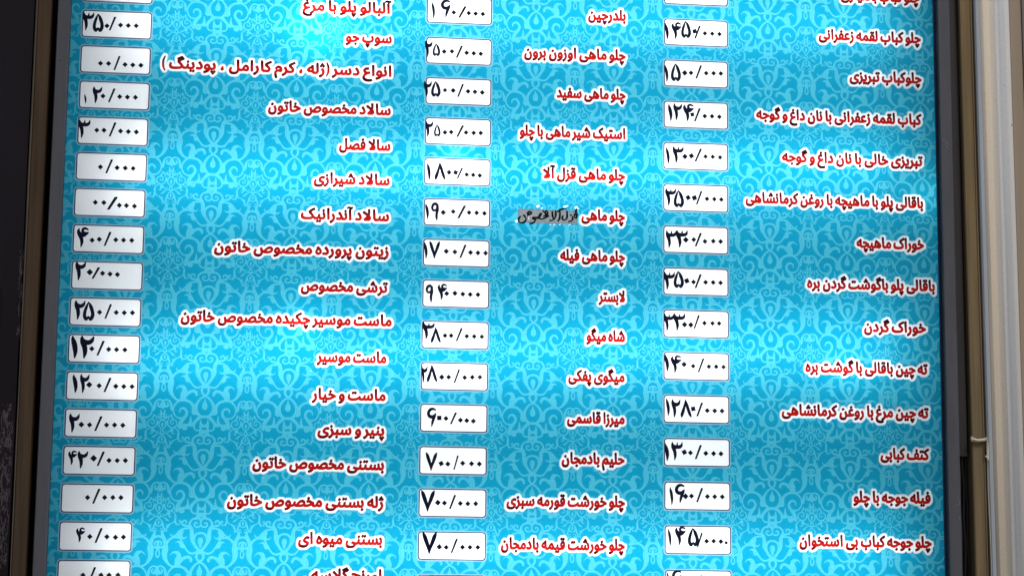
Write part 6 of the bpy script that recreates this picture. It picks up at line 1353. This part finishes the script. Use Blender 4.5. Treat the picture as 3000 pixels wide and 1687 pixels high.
def folded_face(name, x0, x1, ybk, yfr, z0, z1, lean, folds):
    """a broad face with soft upright folds"""
    n = 60
    V, Fc = [], []
    for z in (z0, z1):
        s = lean * (TOP - z)
        V.append((x0 + s, ybk, z))
        for k in range(n):
            t = k / (n - 1)
            d = sum(a * math.exp(-((t - c) / w_) ** 2) for c, w_, a in folds)
            e = .002 * (math.exp(-t * 40) + math.exp(-(1 - t) * 40))
            V.append((x0 + (x1 - x0) * t + s, yfr - d + e, z))
        V.append((x1 + s, ybk, z))
    h = n + 2
    for k in range(h):
        j = (k + 1) % h
        Fc.append([k, h + k, h + j, j])
    Fc += [list(range(h)), [h + k for k in reversed(range(h))]]
    me = mesh_from(name, V, Fc)
    for p in me.polygons:
        p.use_smooth = len(p.vertices) == 4
    return me


def add_rel(name, me, mat, parent):
    o = obj(name, me, mat, parent)
    o.location = -Vector(parent.location)
    return o


add_rel('board', wavy_strip('board', -.6078, -.5893, .02, -.012, 1.0, 3.0, .00004, .00003), WOOD_L, trim)
add_rel('worn_edge', wavy_strip('worn_edge', -.6112, -.6079, .02, -.0105, 1.0, 3.0, .00009, .0000), WOOD_LE, trim)

# pale glue or paint residue on the door beside the trim
def residue(name, label, x0, x1, y0, y1, n, r, seed, group=None):
    rg = np.random.default_rng(seed)
    q = .25
    W_, H_ = int((x1 - x0) / q) + 8, int((y1 - y0) / q) + 8
    f = np.full((H_, W_), -9.0)
    for _ in range(n):
        x, y = rg.uniform(0, 1) ** .8 * (x1 - x0) / q, rg.uniform(0, (y1 - y0) / q)
        st = [(x + 4, y + 4, r / q)]
        a = rg.uniform(0, 6.28)
        for _k in range(rg.integers(2, 7)):
            a += rg.normal(0, .9)
            x, y = x + math.cos(a) * 1.2 / q, y + math.sin(a) * 4.2 / q
            st.append((min(max(x, 0), W_ - 8) + 4, y + 4, r * rg.uniform(.2, 1.9) / q))
        paint(f, st)
    me = flat_mesh(name, f, 0, x0, y0, q, .5, (x0, y0))
    X, Z = w(x0, y0)
    o = obj(name, me, FLAKE, None, (X, -.0048, Z))
    # skew with the door edge
    return tag(o, label, 'paint residue', group, 'stuff')


residue('paint_residue', 'pale scaly paint residue on the dark door, lower left beside the wooden trim', -634, -617, 592, 818, 170, .40, 3)
residue('paint_residue', 'thin trail of pale paint chips on the dark door, halfway up beside the wooden trim', -618, -613.5, 375, 500, 40, .3, 5)

# right: cover strip, cables, wooden trim, fluted casing
cover = tag(obj('cable_cover', boxes_mesh('cable_cover', [(.7416, .7560, -.003, .02, TOP - .640, 3.0)], .001), BROWNDARK), 'dark brown cover strip between grey sign frame and right wooden trim, above the loose cables', 'cable cover')
CB = (('black cable nearest the grey frame, hanging below the dark cover strip', .7450, .0022), ('middle one of the three black cables below the dark cover strip', .7505, .0016), ('thin black cable hanging closest to the right wooden trim', .7550, .0012))
for lab, x, r in CB:
    pts = [(x + .0008 * math.sin(k * .9 + x * 900) + .0030 * k / 40, .006, TOP - .625 - .012 * k) for k in range(41)]
    tag(obj('cable', tube_mesh('cable', pts, r, 8), CABLE), lab, 'cable', 'cables below the cover strip')
tr = tag(empty('wooden_trim', (.766, 0, 0)), 'olive brown wooden trim right of the menu board with a cream cable clip on it', 'wood trim')
add_rel('board', wavy_strip('board', .7560, .7740, .02, -.012, 1.0, 3.0, .00004, .00002, lean=.0055), WOOD_R, tr)
add_rel('edge_bead', wavy_strip('edge_bead', .7728, .7752, .02, -.0135, 1.0, 3.0, .00001, .00001, lean=.0055, cham=.0008), WOOD_R, tr)
LN = .0058
cas = tag(empty('door_casing', (.84, 0, 0)), 'broad fluted casing in streaked grey and beige at the right edge, beside the olive brown trim', 'casing')
for nm, x0, x1, fr, mt in (('bead', .7785, .7868, -.0150, TRIM_G), ('return_face', .8350, .8560, -.0060, TRIM_D), ('return_face', .8563, .93, -.0100, TRIM_B)):
    add_rel(nm, wavy_strip(nm, x0, x1, .03, fr, .8, 3.2, .00001, .00001, cham=.0022, lean=LN), mt, cas)

for x, yd, mt in ((.8225, .082, SCR), (.8330, .143, BROWNDARK)):
    o = obj('paint_chip', disc('paint_chip', .0009, mt), (), cas)
    o.location = Vector((x, -.0123, TOP - yd)) - cas.location
add_rel('face', folded_face('face', .7871, .8345, .03, -.0115, .8, 3.2, LN, ((.12, .05, .0016), (.33, .09, -.0018), (.52, .05, .0014), (.62, .04, -.0008), (.85, .10, .0016))), casing_face(), cas)
clip = tag(empty('cable_clip', (.765, -.016, TOP - .612)), 'small cream plastic cable clip hooked over the olive brown trim low on the right', 'clip')
bow = [(.7580, -.0135, TOP - .6140), (.7600, -.0165, TOP - .6165), (.7665, -.0170, TOP - .6178), (.7740, -.0172, TOP - .6170), (.7800, -.0160, TOP - .6155)]
add_rel('strap', tube_mesh('strap', bow, [.0024, .0026, .0022, .0025, .0028], 8), PLAST, clip)
add_rel('hook', tube_mesh('hook', [(.7584, -.0150, TOP - .6120), (.7578, -.0160, TOP - .6150), (.7590, -.0155, TOP - .6185)], .0018, 8), PLAST, clip)
add_rel('stem', tube_mesh('stem', [(.7808, -.0165, TOP - .610), (.7810, -.0168, TOP - .630), (.7812, -.0165, TOP - .646)], [.0016, .0021, .0013], 8), PLAST, clip)
add_rel('foot', tube_mesh('foot', [(.7780, -.0155, TOP - .6405), (.7812, -.0165, TOP - .6415), (.7815, -.0165, TOP - .645)], .0017, 8), PLAST, clip)
wire = tag(obj('wire', tube_mesh('wire', [(.7808 + .0001 * k, -.0160 + .0012 * math.sin(k * .4), TOP - .646 - .011 * k) for k in range(30)], .0006, 6), PLAST), 'thin cream wire running down the seam below the cable clip', 'wire')
